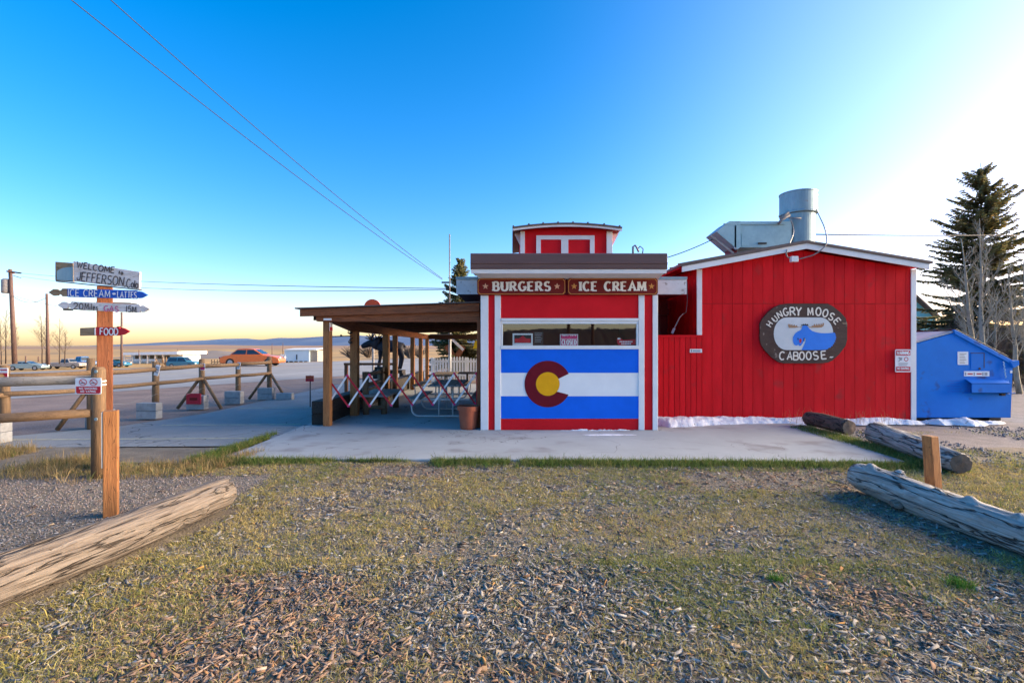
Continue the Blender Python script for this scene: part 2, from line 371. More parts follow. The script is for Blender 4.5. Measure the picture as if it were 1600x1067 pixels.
# ------------------------------------------------------------------ sign painter's stroke letters
def arc(cx, cy, rx, ry, a0, a1, n=9):
    return [(cx + rx * math.cos(R(a0 + (a1 - a0) * i / n)), cy + ry * math.sin(R(a0 + (a1 - a0) * i / n))) for i in range(n + 1)]
GL = {
 'A': (.8, [[(0, 0), (.4, 1), (.8, 0)], [(.16, .36), (.64, .36)]]),
 'B': (.62, [[(0, 0), (0, 1)], [(0, 1), (.28, 1)] + arc(.3, .76, .26, .24, 80, -80) + [(0, .52)], [(0, .52)] + arc(.33, .26, .29, .26, 80, -80) + [(0, 0)]]),
 'C': (.74, [arc(.42, .5, .42, .5, 48, 312, 16)]),
 'D': (.72, [[(0, 0), (0, 1)], [(0, 1), (.25, 1)] + arc(.28, .5, .44, .5, 80, -80, 12) + [(.25, 0), (0, 0)]]),
 'E': (.6, [[(0, 0), (0, 1)], [(0, 1), (.6, 1)], [(0, .52), (.48, .52)], [(0, 0), (.6, 0)]]),
 'F': (.58, [[(0, 0), (0, 1)], [(0, 1), (.58, 1)], [(0, .52), (.46, .52)]]),
 'G': (.78, [arc(.42, .5, .42, .5, 50, 345, 16) + [(.80, .42), (.48, .42)]]),
 'H': (.7, [[(0, 0), (0, 1)], [(.7, 0), (.7, 1)], [(0, .5), (.7, .5)]]),
 'I': (.0, [[(0, 0), (0, 1)]]),
 'J': (.5, [[(.5, 1), (.5, .28)] + arc(.25, .27, .25, .27, 0, -180, 8)]),
 'K': (.66, [[(0, 0), (0, 1)], [(.62, 1), (.03, .42)], [(.2, .56), (.66, 0)]]),
 'L': (.55, [[(0, 1), (0, 0)], [(0, 0), (.55, 0)]]),
 'M': (.9, [[(0, 0), (.06, 1)], [(.06, 1), (.45, .2), (.84, 1)], [(.84, 1), (.9, 0)]]),
 'N': (.72, [[(0, 0), (0, 1)], [(0, 1), (.72, 0)], [(.72, 0), (.72, 1)]]),
 'O': (.8, [arc(.4, .5, .4, .5, 90, 450, 20)]),
 'P': (.6, [[(0, 0), (0, 1)], [(0, 1), (.28, 1)] + arc(.3, .74, .28, .26, 80, -80) + [(0, .48)]]),
 'R': (.66, [[(0, 0), (0, 1)], [(0, 1), (.28, 1)] + arc(.3, .75, .28, .25, 80, -80) + [(0, .5)], [(.28, .5), (.66, 0)]]),
 'S': (.62, [arc(.31, .75, .29, .25, 35, 262, 10) + arc(.31, .25, .31, .25, 82, -150, 10)]),
 'T': (.7, [[(.35, 0), (.35, 1)], [(0, 1), (.7, 1)]]),
 'U': (.7, [[(0, 1), (0, .32)] + arc(.35, .32, .35, .32, 180, 360, 10) + [(.7, 1)]]),
 'V': (.74, [[(0, 1), (.37, 0), (.74, 1)]]),
 'W': (1.0, [[(0, 1), (.27, 0), (.5, .75), (.73, 0), (1.0, 1)]]),
 'Y': (.7, [[(0, 1), (.35, .48), (.7, 1)], [(.35, .48), (.35, 0)]]),
 '0': (.6, [arc(.3, .5, .3, .5, 90, 450, 18)]),
 '1': (.1, [[(.05, 0), (.05, 1)]]),
 '2': (.6, [arc(.3, .7, .3, .3, 170, -35, 9) + [(0, 0), (.6, 0)]]),
 '5': (.56, [[(.54, 1), (.06, 1), (.02, .56)] + arc(.26, .32, .3, .31, 110, -150, 10)]),
 'i': (.0, [[(0, 0), (0, .55)], [(0, .74), (0, .82)]]),
 'l': (.0, [[(0, 0), (0, .95)]]),
 'e': (.44, [[(.02, .3), (.43, .3)] + arc(.22, .28, .22, .28, 8, 310, 12)]),
 's': (.36, [arc(.18, .42, .16, .13, 40, 265, 7) + arc(.18, .14, .18, .14, 85, -150, 7)]),
 'o': (.48, [arc(.24, .28, .24, .28, 90, 450, 14)]),
 't': (.34, [[(.16, 0), (.16, .8)], [(0, .55), (.34, .55)]]),
 'r': (.32, [[(0, 0), (0, .55)], arc(.2, .33, .2, .22, 180, 60, 5)]),
 'y': (.42, [[(0, .55), (.21, .05)], [(.42, .55), (.08, -.25)]]),
 "'": (.0, [[(0, .8), (0, 1)]]),
 '+': (.3, [[(0, .5), (.3, .5)], [(.15, .32), (.15, .68)]]),
 ',': (.08, [[(.08, .1), (0, -.1)]]),
 '.': (.06, [[(0, 0), (.0, .1)]]),
 ' ': (.28, []),
}
LAYER = [0]
def ribbon(mb, pts, thick, thin, O, ux, uy, nrm):
    """one painted stroke: mitred ribbon, heavier on its vertical runs; each stroke a hair prouder than the last"""
    n = len(pts)
    if n < 2: return
    closed = (abs(pts[0][0] - pts[-1][0]) + abs(pts[0][1] - pts[-1][1])) < 1e-6
    P2 = [Vector((a, b)) for a, b in pts]
    LAYER[0] = (LAYER[0] + 1) % 7
    lift = nrm * (0.0002 * LAYER[0])
    dirs, wid = [], []
    for i in range(n - 1):
        d = P2[i + 1] - P2[i]; d = d / max(d.length, 1e-9)
        dirs.append(d); wid.append(thin + (thick - thin) * abs(d.y))
    vs = []
    for i in range(n):
        if closed and i in (0, n - 1): a, b, wa, wb = dirs[-1], dirs[0], wid[-1], wid[0]
        else: a, b, wa, wb = dirs[max(i - 1, 0)], dirs[min(i, n - 2)], wid[max(i - 1, 0)], wid[min(i, n - 2)]
        t = a + b
        t = t.normalized() if t.length > 1e-6 else b
        nn = Vector((-t.y, t.x)); c = max(0.55, nn.dot(Vector((-b.y, b.x))))
        h = 0.25 * (wa + wb) / c
        for sgn in (1, -1):
            q = P2[i] + nn * h * sgn
            vs.append(O + ux * q.x + uy * q.y + lift)
    mb.add(vs, [(2 * i, 2 * i + 1, 2 * i + 3, 2 * i + 2) for i in range(n - 1)])
def text_width(s, gap):
    return sum(GL[c][0] for c in s) + gap * (len(s) - 1)
def letters(mb, s, O, ux, uy, width, height, thick=0.14, thin=None, gap=0.3, serif=0.0, wob=0.0, rng=None, part=None):
    """fit the words into width x height; O is the lower left corner, ux/uy unit vectors of the board"""
    thin = thick if thin is None else thin
    O, ux, uy = Vector(O), Vector(ux).normalized(), Vector(uy).normalized()
    nrm = ux.cross(uy)
    sx = width / height / text_width(s, gap)
    x = 0.0
    whole = mb
    for c in s:
        wd, strokes = GL[c]
        if part: mb = MB()
        dy = (rng.uniform(-wob, wob) if rng else 0)
        for st in strokes:
            pts = [((x + a) * sx * height, (b + dy) * height) for a, b in st]
            ribbon(mb, pts, thick * height, thin * height, O, ux, uy, nrm)
            if serif:
                for (e, q) in ((0, 1), (-1, -2)):
                    a, b = st[e], st[q]
                    if (a[1] in (0, 1)) and abs(b[1] - a[1]) > abs(b[0] - a[0]) * 0.9:
                        sh = serif * height; yy = a[1] * height + (0.045 * height if a[1] == 0 else -0.045 * height)
                        xx = (x + a[0]) * sx * height
                        ribbon(mb, [(xx - sh, yy), (xx + sh, yy)], thin * height * 0.9, thin * height * 0.9, O, ux, uy, nrm)
        if part and strokes: mb.build('letter', part[0], part[1])
        x += wd + gap
    return whole
def star(mb, c, r, y, t=0.003):
    pts = []
    for k in range(10):
        a = math.pi / 2 - k * math.pi / 5; rr = r if k % 2 == 0 else r * 0.42
        pts.append((c[0] + rr * math.cos(a), y, c[1] + rr * math.sin(a)))
    cc = len(mb.v)
    mb.add(pts + [(c[0], y, c[1])], [(k, (k + 1) % 10, 10) for k in range(10)])
XA, ZA = Vector((1, 0, 0)), Vector((0, 0, 1))
# ================================================================== THE SETTING
rng = random.Random(7)
nrs = np.random.RandomState(11)

def sheet(name, pts, z, m, kind='structure'):
    o = MB().add([(p[0], p[1], z) for p in pts], [tuple(range(len(pts)))]).build(name, m)
    return tag(o, kind=kind)

def fnoise(x, y, s, seed=0.0):
    return mnoise.noise(Vector((x * s + seed, y * s - seed * 0.7, seed * 1.3)))

# field sheet reaching the horizon
rd = Vector((0.49, 0.872, 0)).normalized(); rn = Vector((-rd.y, rd.x, 0))
ra = Vector((-16.1, 15.2, 0))
gm = MB()
gprof = [(-9000, -.075), (22.5, -.075), (27, -.5), (34, -1.3), (44, -1.75), (60, -1.9), (120, -1.9), (400, -1.9), (9000, -1.9)]
for s_ in (-9000, -200, 0, 200, 600, 9000):
    for t_, z_ in gprof:
        q = ra + rd * s_ + rn * t_; gm.v.append((q.x, q.y, z_))
for i in range(5):
    for j in range(len(gprof) - 1):
        k = i * len(gprof) + j; gm.f.append((k, k + len(gprof), k + len(gprof) + 1, k + 1))
tag(gm.build('ground', 'field'), kind='structure')
# dirt and gravel apron round the building, the verge by the fence
sheet('gravel_lot', [(-17, 6.0), (-4.2, 6.0), (-4.2, 2.0), (4.0, 2.0), (4.0, 6.5), (26, 6.5), (26, 34), (-3, 44), (-11.5, 25.2), (-17, 16.0)], -0.055, 'dirt')
sheet('gravel_drive', [(5.0, 7.9), (30, 7.2), (30, 33), (9.5, 33), (9.2, 10.5), (6.3, 10.55)], -0.043, 'gravel_mat')
# chip-seal parking lot
sheet('parking_lot', [(-15, 7.75), (-9.5, 7.95), (-4.6, 8.1), (-4.25, 8.2), (-4.25, 30), (-7.4, 32), (-7.55, 17), (-7.6, 12), (-8.2, 10.0), (-9.4, 8.9), (-15, 8.45)], -0.030, 'asphalt')
ln = MB()
for (a, b) in (((-9.0, 8.62), (-4.6, 8.78)), ((-7.4, 10.2), (-4.5, 10.32)), ((-7.3, 13.0), (-4.5, 13.1))):
    d = Vector((b[0] - a[0], b[1] - a[1], 0)).normalized(); n_ = Vector((-d.y, d.x, 0)) * 0.045
    a3, b3 = Vector((*a, -0.026)), Vector((*b, -0.026))
    ln.add([a3 - n_, b3 - n_, b3 + n_, a3 + n_], [(0, 1, 2, 3)])
tag(ln.build('parking_marking', 'paint_line'), kind='structure')
# highway
def roadpt(s, t, z): q = ra + rd * s + rn * t; return (q.x, q.y, z)
MB().add([roadpt(-120, 0, -0.045), roadpt(400, 0, -0.045), roadpt(400, 21, -0.045), roadpt(-120, 21, -0.045)], [(0, 1, 2, 3)]).build('road', 'road')['kind'] = 'structure'
mk = MB()
for t, wd in ((4.0, .12), (17.0, .12)):
    mk.add([roadpt(-120, t, -0.041), roadpt(400, t, -0.041), roadpt(400, t + wd, -0.041), roadpt(-120, t + wd, -0.041)], [(0, 1, 2, 3)])
tag(mk.build('road_edge_line', 'paint_white'), kind='structure')
mk = MB()
for t in (10.2, 10.5):
    mk.add([roadpt(-120, t, -0.041), roadpt(400, t, -0.041), roadpt(400, t + .12, -0.041), roadpt(-120, t + .12, -0.041)], [(0, 1, 2, 3)])
tag(mk.build('road_centre_line', 'paint_line'), kind='structure')

# yard: uneven mulch ground between camera and slab
def yard_z(x, y):
    h = -0.035 + 0.020 * fnoise(x, y, 0.9, 3.1) + 0.008 * fnoise(x, y, 3.5, 8.2)
    return min(h, -0.012)
def grid_sheet(name, x0, x1, y0, y1, step, zf, m, kind='structure', mask=None):
    nx, ny = int((x1 - x0) / step) + 1, int((y1 - y0) / step) + 1
    vs = [(x0 + (x1 - x0) * i / nx, y0 + (y1 - y0) * j / ny) for j in range(ny + 1) for i in range(nx + 1)]
    v3 = [(x, y, zf(x, y)) for x, y in vs]
    fs = []
    for j in range(ny):
        for i in range(nx):
            k = j * (nx + 1) + i
            if mask is None or mask(x0 + (x1 - x0) * (i + .5) / nx, y0 + (y1 - y0) * (j + .5) / ny):
                fs.append((k, k + 1, k + nx + 2, k + nx + 1))
    o = MB().add(v3, fs).build(name, m, smooth=True)
    return tag(o, kind=kind)
grid_sheet('yard', -12, 13, -7, 8.0, 0.10, yard_z, 'mulch_soil', mask=lambda x, y: not (-4.15 < x < 5.6 and y > 7.25))

# concrete slab
sl = [(-4.25, 7.12), (-4.0, 7.08), (0.0, 7.02), (3.0, 6.94), (5.58, 6.82), (5.62, 6.9), (5.95, 10.4), (5.95, 11.2), (-3.3, 23.0), (-4.35, 23.0), (-4.32, 10.0)]
slab = MB().prism([(x, y, 0.0) for x, y in sl], (0, 0, -0.12)).build('patio_slab', 'concrete', None, 0.012)
tag(slab, kind='structure')

# hills and mountains: real ridges with depth
def ridge(name, x0, x1, n, Yc, depth, zf, m):
    vs, fs = [], []
    rows = [(-1.0, 0.0), (-0.6, 0.45), (-0.25, 0.85), (0, 1.0), (0.4, 0.7), (1.0, 0.0)]
    for i in range(n + 1):
        x = x0 + (x1 - x0) * i / n
        h = zf(x)
        for k, (dy, hh) in enumerate(rows):
            wob = 1 + 0.25 * fnoise(x, k * 37.0, 0.01, 5.0) * (hh > 0)
            vs.append((x, Yc + dy * depth, -2.0 + (h + 2.0) * hh * (wob if hh < 1 else 1)))
    r = len(rows)
    for i in range(n):
        for k in range(r - 1):
            fs.append((i * r + k, (i + 1) * r + k, (i + 1) * r + k + 1, i * r + k + 1))
    return tag(MB().add(vs, fs).build(name, m, smooth=True), kind='structure')
def interp(x, tab):
    for (a, ya), (b, yb) in zip(tab, tab[1:]):
        if a <= x <= b: return ya + (yb - ya) * (x - a) / (b - a)
    return tab[0][1] if x < tab[0][0] else tab[-1][1]
tabA = [(-700, 541), (0, 542.5), (120, 543.5), (250, 543), (330, 540), (380, 541.5), (450, 541), (560, 541), (700, 541), (900, 541), (2300, 540)]
ridge('hills', -2600, 2600, 260, 900, 420, lambda x: CAM_H + (HY - interp(CX + x / 900 * FPX, tabA)) / FPX * 900 + 1.1 * fnoise(x, 0, 0.006, 2) + 0.6, 'hill')
tabB = [(-900, 543.0), (300, 541.5), (335, 533.0), (352, 531.5), (385, 529.0), (400, 531.5), (420, 532.0), (450, 529.5), (480, 528.5), (505, 526.5), (560, 524.0), (600, 526.0), (640, 523.0), (690, 525.0), (750, 526.0), (900, 524.0), (1300, 529.0), (2600, 531.0)]
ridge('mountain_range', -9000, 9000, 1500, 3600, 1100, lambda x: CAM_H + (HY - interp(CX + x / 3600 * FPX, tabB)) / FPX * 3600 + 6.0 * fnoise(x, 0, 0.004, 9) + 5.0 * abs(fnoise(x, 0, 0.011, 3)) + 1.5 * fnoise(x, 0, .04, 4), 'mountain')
# low knoll beside the highway
ridge('knoll', -118, -72, 40, 150, 22, lambda x: -1.9 + 1.9 * math.exp(-((x + 92) / 8.0) ** 2) + .1, 'knoll_mat')
# wooded ridge behind the camera (it shows in the serving window)
ridge('wooded_ridge', -260, 260, 700, -150, 30, lambda x: 6.3 + 1.8 * fnoise(x, 0, 0.02, 4) + 1.1 * abs(fnoise(x, 0, 0.35, 6)) + 2.0 * math.exp(-((x - 30) / 30) ** 2), 'forest_hill')

# ================================================================== FOOD STAND (red booth of the caboose)
YF = 9.44
st = thing('food_stand', 'red and white serving booth with a painted flag front and cupola on its roof', 'food stand', (X(890, YF), YF, 0))
# body behind the facing
x0, x1 = X(752, YF), X(1028, YF)
body = MB()
body.box(x0 + .02, X(784, YF), YF + .03, YF + 6.0, 0, 2.96)                      # left pier and side
body.box(X(996, YF), x1 - .02, YF + .03, YF + 6.0, 0, 2.96)
body.box(X(784, YF), X(996, YF), YF + .03, YF + .16, 0, Z(543, YF))              # under window
body.box(X(784, YF), X(996, YF), YF + .03, YF + .16, Z(503, YF), 2.96)           # above window
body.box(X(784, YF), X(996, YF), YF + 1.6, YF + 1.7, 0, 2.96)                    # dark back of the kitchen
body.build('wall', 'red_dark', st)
for (a, b) in ((751, 763), (773, 782.5), (998, 1007), (1020, 1028)):
    pbox('trim_board', 'white', st, a, b, 461, 672, YF, .035, bevel=.004)
for (a, b) in ((763, 773), (1007, 1020)):
    pbox('corner_panel', 'red_smooth', st, a, b, 461, 671.6, YF + .012, .03)
pbox('upper_panel', 'red_smooth', st, 782.5, 998, 461, 497.2, YF + .014, .03)
pbox('base_panel', 'red_smooth', st, 782.5, 998, 654.2, 671.5, YF + .014, .03)
fl = thing_flag = pbox('flag_panel', 'flag_white', st, 782.5, 998, 545.8, 654, YF + .012, .03)
pbox('blue_stripe', 'flag_blue', fl, 782.6, 997.9, 545.9, 582.5, YF + .0085, .0025)
pbox('blue_stripe', 'flag_blue', fl, 782.6, 997.9, 619, 653.9, YF + .0085, .0025)
cx_, cz_, s_ = X(856, YF), Z(600, YF), YF / FPX
ring = [(36.6, 27)] ; mbc = MB()
oa = arc(cx_, cz_, 36.4 * s_, 36.4 * s_, 26, 333, 48); ia = arc(cx_, cz_, 18.4 * s_, 18.4 * s_, 26, 320, 48)
vs = [(a, YF + .0055, b) for a, b in oa] + [(a, YF + .0055, b) for a, b in ia]
mbc.add(vs, [(i, i + 1, 49 + i + 1, 49 + i) for i in range(48)])
mbc.build('letter_c', 'flag_maroon', fl)
MB().add([(a, YF + .0050, b) for a, b in arc(cx_, cz_, 18.5 * s_, 18.5 * s_, 0, 352.5, 47)], [tuple(range(48))]).build('gold_disc', 'flag_gold', fl)
# window
wf = MB()
wf.pbox(783, 997.5, 497.4, 501.5, YF - .012, .07); wf.pbox(783, 997.5, 501.6, 506, YF + .012, .05)
wf.pbox(782.6, 998, 540, 545.6, YF - .008, .07)
wf.pbox(783, 785.5, 506.1, 539.9, YF + .006, .05); wf.pbox(995, 997.5, 506.1, 539.9, YF + .006, .05)
wfo = wf.build('window_frame', 'white', st, .003)
MB().add([P(785.4, 540.1, YF + .05), P(995.1, 540.1, YF + .05), P(995.1, 505.9, YF + .05), P(785.4, 505.9, YF + .05)], [(0, 1, 2, 3)]).build('window_pane', 'window_glass', st)
# roof: brown metal fascia with rolled edge, white soffit
YO = 9.02
prof = [(YO + .03, 3.375), (YO, 3.355), (YO - .005, 3.20), (YO - .016, 3.195), (YO - .016, 3.175), (YO - .004, 3.17), (YO - .002, 3.105), (YO - .012, 3.09), (YO - .004, 3.075), (YO + .5, 3.075), (YO + 1.2, 3.12), (YO + 1.2, 3.375)]
xa, xb = X(735, YO), X(1043, YO)
MB().prism([(xa, y, z) for y, z in prof], (xb - xa, 0, 0)).build('roof_fascia', 'fascia_brown', st, .003)
MB().prism([(xa + .01, YO + .03, 3.073), (xb - .01, YO + .03, 3.073), (x1, YF + .04, 2.965), (x0, YF + .04, 2.965)], (0, .0, -.03)).build('soffit', 'white', st)
MB().prism([(xa + .01, YO + .012, 3.073), (xb - .01, YO + .012, 3.073), (xb - .01, YO + .03, 3.0), (xa + .01, YO + .03, 3.0)], (0, .02, 0)).build('soffit_edge', 'white', st)
# wide roof deck of the caboose with white fascia box left and right
YD = 10.3
deck = MB().box(X(713, YD), X(1073, YD), YD + .02, YD + 5.5, 2.76, 3.08).build('roof_deck', 'red_dark', st)
for (a, b) in ((713, 747), (1027, 1073)):
    pbox('deck_fascia', 'whiteworn', deck, a, b, 437, 460, YD, .018)
    pbox('drip_edge', 'galv', deck, a - 1, b + 1, 432.5, 436.6, YD - .02, .05)
# cupola
YC = 11.4
cu = MB()
def cup_top(px): return 351.2 + 6.6 * ((px - 885) / 85.0) ** 2
poly = [(X(p, YC), Z(cup_top(p) + 4, YC)) for p in range(813, 958, 9)] + [(X(957, YC), 3.05), (X(813, YC), 3.05)]
cup = MB().xz(poly, YC + .03, YC + 2.6).build('cupola', 'red_smooth', st)
for (a, b) in ((813, 820), (948, 957)):
    MB().pbox(a, b, cup_top((a + b) / 2) + 6, 402, YC, .04).build('corner_trim', 'white', cup, .003)
for (a, b, c, d) in ((838, 929, 368, 374.4), (838, 845, 374.5, 402), (877, 888, 374.5, 402), (922, 929, 374.5, 402)):
    pbox('panel_trim', 'white', cup, a, b, c, d, YC + .004, .03)
rp = [(X(p, YC - .1), Z(cup_top(p) - .8, YC - .1)) for p in range(801, 971, 8)] + [(X(970, YC - .1), Z(cup_top(970) - .8, YC - .1))]
under = [(a, b - .035) for a, b in rp][::-1]
MB().xz(rp + under, YC - .25, YC + 2.8).build('cupola_roof', 'roof_brown', cup)
edge = [(a, b - .037) for a, b in rp] + [(a, b - .085) for a, b in rp][::-1]
MB().xz(edge, YC - .22, YC - .18).build('roof_edge_trim', 'white', cup)
for p in (802, 826, 848, 871, 894, 917, 942, 966):
    q = P(p, cup_top(p) - 1.2, YC - .1)
    MB().tube([(q.x, YC - .26, q.z), (q.x, YC + 2.8, q.z)], .022, 8).build('roof_rib', 'roof_brown', cup)
for sgn, a, b in ((-1, 802, 813), (1, 957, 969)):
    for k in range(3):
        MB().prism([P(a if sgn < 0 else b, 361, YC + .3 + k * .8), P(813 if sgn < 0 else 957, 361, YC + .3 + k * .8), P(813 if sgn < 0 else 957, 384, YC + .3 + k * .8)], (0, .06, 0)).build('bracket', 'white', cup)
# conduit hook behind the cupola
MB().tube([P(989, 400, 10.6), P(989, 386, 10.6), P(992, 383.5, 10.6), P(995, 387, 10.6), P(998, 394, 10.6)], .022, 8).build('vent_pipe', 'conduit', st, smooth=True)
MB().tube([P(996, 390, 10.9), P(1000, 385, 10.9), P(1005, 389, 10.9), P(1004, 396, 10.9)], .012, 6).build('cable_hook', 'wire', st, smooth=True)

# two name boards over the window
def name_board(label, words, xL, xR, tx0, tx1, stars, starm):
    Yb = YF - .05
    root = thing('sign_board', label, 'sign', P((xL + xR) / 2, 461, Yb), 'sign boards over the serving window')
    c = 3.2; zt, zb = 434.8, 461
    def octo(i):
        return [P(xL + c + i, zb - i, Yb), P(xR - c - i, zb - i, Yb), P(xR - i, zb - c - i, Yb), P(xR - i, zt + c + i, Yb), P(xR - c - i, zt + i, Yb), P(xL + c + i, zt + i, Yb), P(xL + i, zt + c + i, Yb), P(xL + i, zb - c - i, Yb)]
    MB().prism(octo(0), (0, .04, 0)).build('board', 'sign_maroon', root)
    a, b = octo(1.1), octo(1.9)
    vs = [(p.x, Yb - .003, p.z) for p in a + b]
    MB().add(vs, [(i, (i + 1) % 8, 8 + (i + 1) % 8, 8 + i) for i in range(8)]).build('border', 'sign_gold', root)
    o = P(tx0, 454.2, Yb - .004)
    letters(None, words, o, XA, ZA, X(tx1, Yb) - X(tx0, Yb), (454.2 - 440.8) / FPX * Yb, .30, .15, gap=.42, serif=.20, part=('cream', root))
    for sx in stars:
        ms = MB(); q = P(sx, 447.6, Yb); star(ms, (q.x, q.z), 5.2 / FPX * Yb, Yb - .004); ms.build('star', starm, root)
name_board('maroon board reading BURGERS in cream slab letters over the serving window', 'BURGERS', 745.5, 884, 771.5, 859, (758.5, 870.5), 'sign_peach')
name_board('maroon board reading ICE CREAM in cream slab letters over the serving window', 'ICE CREAM', 887, 1028, 907, 1008, (897, 1018), 'sign_gold')

# signs standing in the window
Yw = YF + .065
t = thing('window_sign', 'white framed red and black notice in the left of serving window', 'sign', P(816, 540, Yw))
pbox('frame', 'white', t, 801, 832.5, 521, 540, Yw, .02)
pbox('panel', 'print_black', t, 803.5, 830, 523.5, 536, Yw - .003, .003)
pbox('red_panel', 'print_red', t, 804.5, 829, 529, 535.6, Yw - .006, .003)
m_ = MB(); m_.add([P(811, 528.7, Yw - .006), P(822, 528.7, Yw - .006), P(817, 524.5, Yw - .006)], [(0, 1, 2)]); m_.build('red_mark', 'print_red', t)
pbox('paper_strip', 'paper', t, 804, 829.5, 536.4, 539.6, Yw - .003, .003)
t = thing('window_poster', 'faded brown printed poster leaning behind the glass', 'poster', P(841, 540, Yw))
pbox('sheet', 'sign_brown', t, 833.5, 849, 518.5, 540, Yw + .05, .004)
for k in range(6):
    pbox('print_line', 'print_grey', t, 835.5, 847 - (k % 3), 520.5 + k * 2.6, 521.4 + k * 2.6, Yw + .047, .002)
t = thing('closed_sign', 'pink sign reading CLOSED in the middle of serving window', 'sign', P(889, 540, Yw))
pbox('card', 'paper', t, 875, 903.2, 522.3, 540, Yw, .006)
pbox('pink_panel', 'print_pink', t, 876, 902.2, 523.3, 529.2, Yw - .003, .003)
pbox('pink_panel', 'print_pink', t, 876, 902.2, 529.9, 539.6, Yw - .003, .003)
m_ = MB(); letters(m_, "SorrY We're".replace('Y', 'y'), P(878.5, 525.2, Yw - .005), XA, ZA, 21.5 / FPX * Yw, 3.0 / FPX * Yw, .2, gap=.25)
letters(m_, 'CLOSED', P(878, 538.4, Yw - .005), XA, ZA, 22.3 / FPX * Yw, 7.2 / FPX * Yw, .26, .16, gap=.34); m_.build('lettering', 'paper', t)
t = thing('window_decal', 'small red lettered decal at the right of serving window', 'sign', P(978, 540, Yw))
MB().prism([P(964, 529, Yw), P(971, 529, Yw), P(973, 531.5, Yw), P(993, 530, Yw), P(993, 538.5, Yw), P(967, 539.5, Yw), P(964, 535, Yw)], (0, .004, 0)).build('card', 'print_red', t)
m_ = MB()
for (a, b, c) in ((968, 991, 535), (971, 988, 538.2)):
    for k in range(int((b - a) / 2.6)):
        m_.pbox(a + k * 2.6, a + k * 2.6 + 1.9, c - 2.0, c, Yw - .003, .002)
m_.pbox(965, 969.5, 528.2, 530.4, Yw - .003, .002)
m_.build('print', 'paper', t)

# ================================================================== RED BUILDING
YB = 10.6
rb = thing('red_building', 'red board sided building with brown gable roof and white rake trim', 'building', (X(1260, YB), YB, 0))
YR = 10.38
rl, rm, rr = P(1063, 412, YR), P(1262, 375.5, YR), P(1458, 408, YR)
def roofz(x):
    return rl.z + (rm.z - rl.z) * (x - rl.x) / (rm.x - rl.x) if x < rm.x else rm.z + (rr.z - rm.z) * (x - rm.x) / (rr.x - rm.x)
xl, xr = X(1089, YB), X(1432, YB)
MB().xz([(xl + .03, 0), (xr - .03, 0), (xr - .03, roofz(xr) - .2), (rm.x, rm.z - .2), (xl + .03, roofz(xl) - .2)], YB + .03, YB + 7).build('wall', 'red_dark', rb)
pitch = 15.95 / FPX * YB
bx0, bx1 = X(1097, YB), X(1424, YB)
zs = Z(474.5, YB)
k = 0; x = bx0
while x < bx1 - .02:
    xe = min(x + pitch, bx1)
    a, b = x + .004, xe - .004
    MB().box(a, b, YB + .012, YB + .03, .03, zs - .004).build('siding_board', 'red', rb)
    ta, tb = roofz(a) - .17, roofz(b) - .17
    pl = [(a, zs + .004), (b, zs + .004), (b, tb)] + ([(rm.x, rm.z - .17)] if a < rm.x < b else []) + [(a, ta)]
    MB().xz(pl, YB + .014, YB + .03).build('siding_board', 'red', rb)
    x = xe; k += 1
pbox('corner_trim', 'white', rb, 1089, 1097, 421, 524.5, YB, .03, bevel=.003)
pbox('corner_trim', 'white', rb, 1424, 1432, 421, 657, YB, .03, bevel=.003)
for (p, q) in ((rl, rm), (rm, rr)):
    o = MB().prism([(p.x, YR, p.z), (q.x, YR, q.z), (q.x, YR, q.z - .055), (p.x, YR, p.z - .055)], (0, 7.6, 0)).build('roof_slope', 'roof_brown', rb)
    MB().prism([(p.x + (.05 if p is rl else 0), YR + .03, p.z - .057), (q.x - (.05 if q is rr else 0), YR + .03, q.z - .057), (q.x - (.05 if q is rr else 0), YR + .03, q.z - .175), (p.x + (.05 if p is rl else 0), YR + .03, p.z - .175)], (0, .03, 0)).build('rake_board', 'white', rb)
    # soffit lining
    MB().prism([(p.x + .02, YR + .07, p.z - .06), (q.x - .02, YR + .07, q.z - .06), (q.x - .02, YR + .07, q.z - .09), (p.x + .02, YR + .07, p.z - .09)], (0, 7.4, 0)).build('soffit', 'red_smooth', rb)
n_ribs = 0
for k in range(14):
    yy = YR + .15 + k * .55
    for (p, q) in ((rl, rm), (rm, rr)):
        MB().tube([(p.x, yy, p.z + .012), (q.x, yy, q.z + .012)], .016, 6).build('roof_rib', 'roof_brown', rb)
# side wall of the recess, boards receding
for k in range(8):
    MB().box(xl + .004, xl + .028, YB + .04 + k * .26, YB + .29 + k * .26, 0, roofz(xl) - .12).build('side_board', 'red', rb)
# junction box and conduits on the gable
jb = thing('junction_box', 'small white electrical box under the gable peak of red building', 'electrical box', P(1242, 409, YB))
pbox('cover', 'white', jb, 1237, 1248, 400.3, 409, YR - .06, .09, bevel=.006)
# low board wall between booth and building
lw = thing('board_wall', 'low red board wall closing the gap between booth and building', 'wall', (X(1063, 10.5), 10.5, 0))
YL = 10.5
MB().box(X(1027, YL), X(1097, YL) - .01, YL + .02, YL + .05, 0, Z(526, YL)).build('backing', 'red_dark', lw)
for k in range(8):
    a = 1028 + k * 8.6
    pbox('board', 'red', lw, a + .35, a + 8.2, 527.5, 655, YL, .02)
pbox('top_rail', 'red', lw, 1027, 1097, 523.5, 527.3, YL - .012, .05)
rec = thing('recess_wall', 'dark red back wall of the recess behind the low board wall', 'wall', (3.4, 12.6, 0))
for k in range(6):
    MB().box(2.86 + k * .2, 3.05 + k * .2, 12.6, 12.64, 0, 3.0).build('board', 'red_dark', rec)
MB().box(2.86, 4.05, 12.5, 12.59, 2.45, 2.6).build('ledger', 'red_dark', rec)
pl_ = thing('address_plate', 'small white address plate on the low red board wall', 'plate', P(1088, 551, YL))
pbox('plate', 'paper', pl_, 1078, 1097, 545.3, 551, YL - .008, .008)
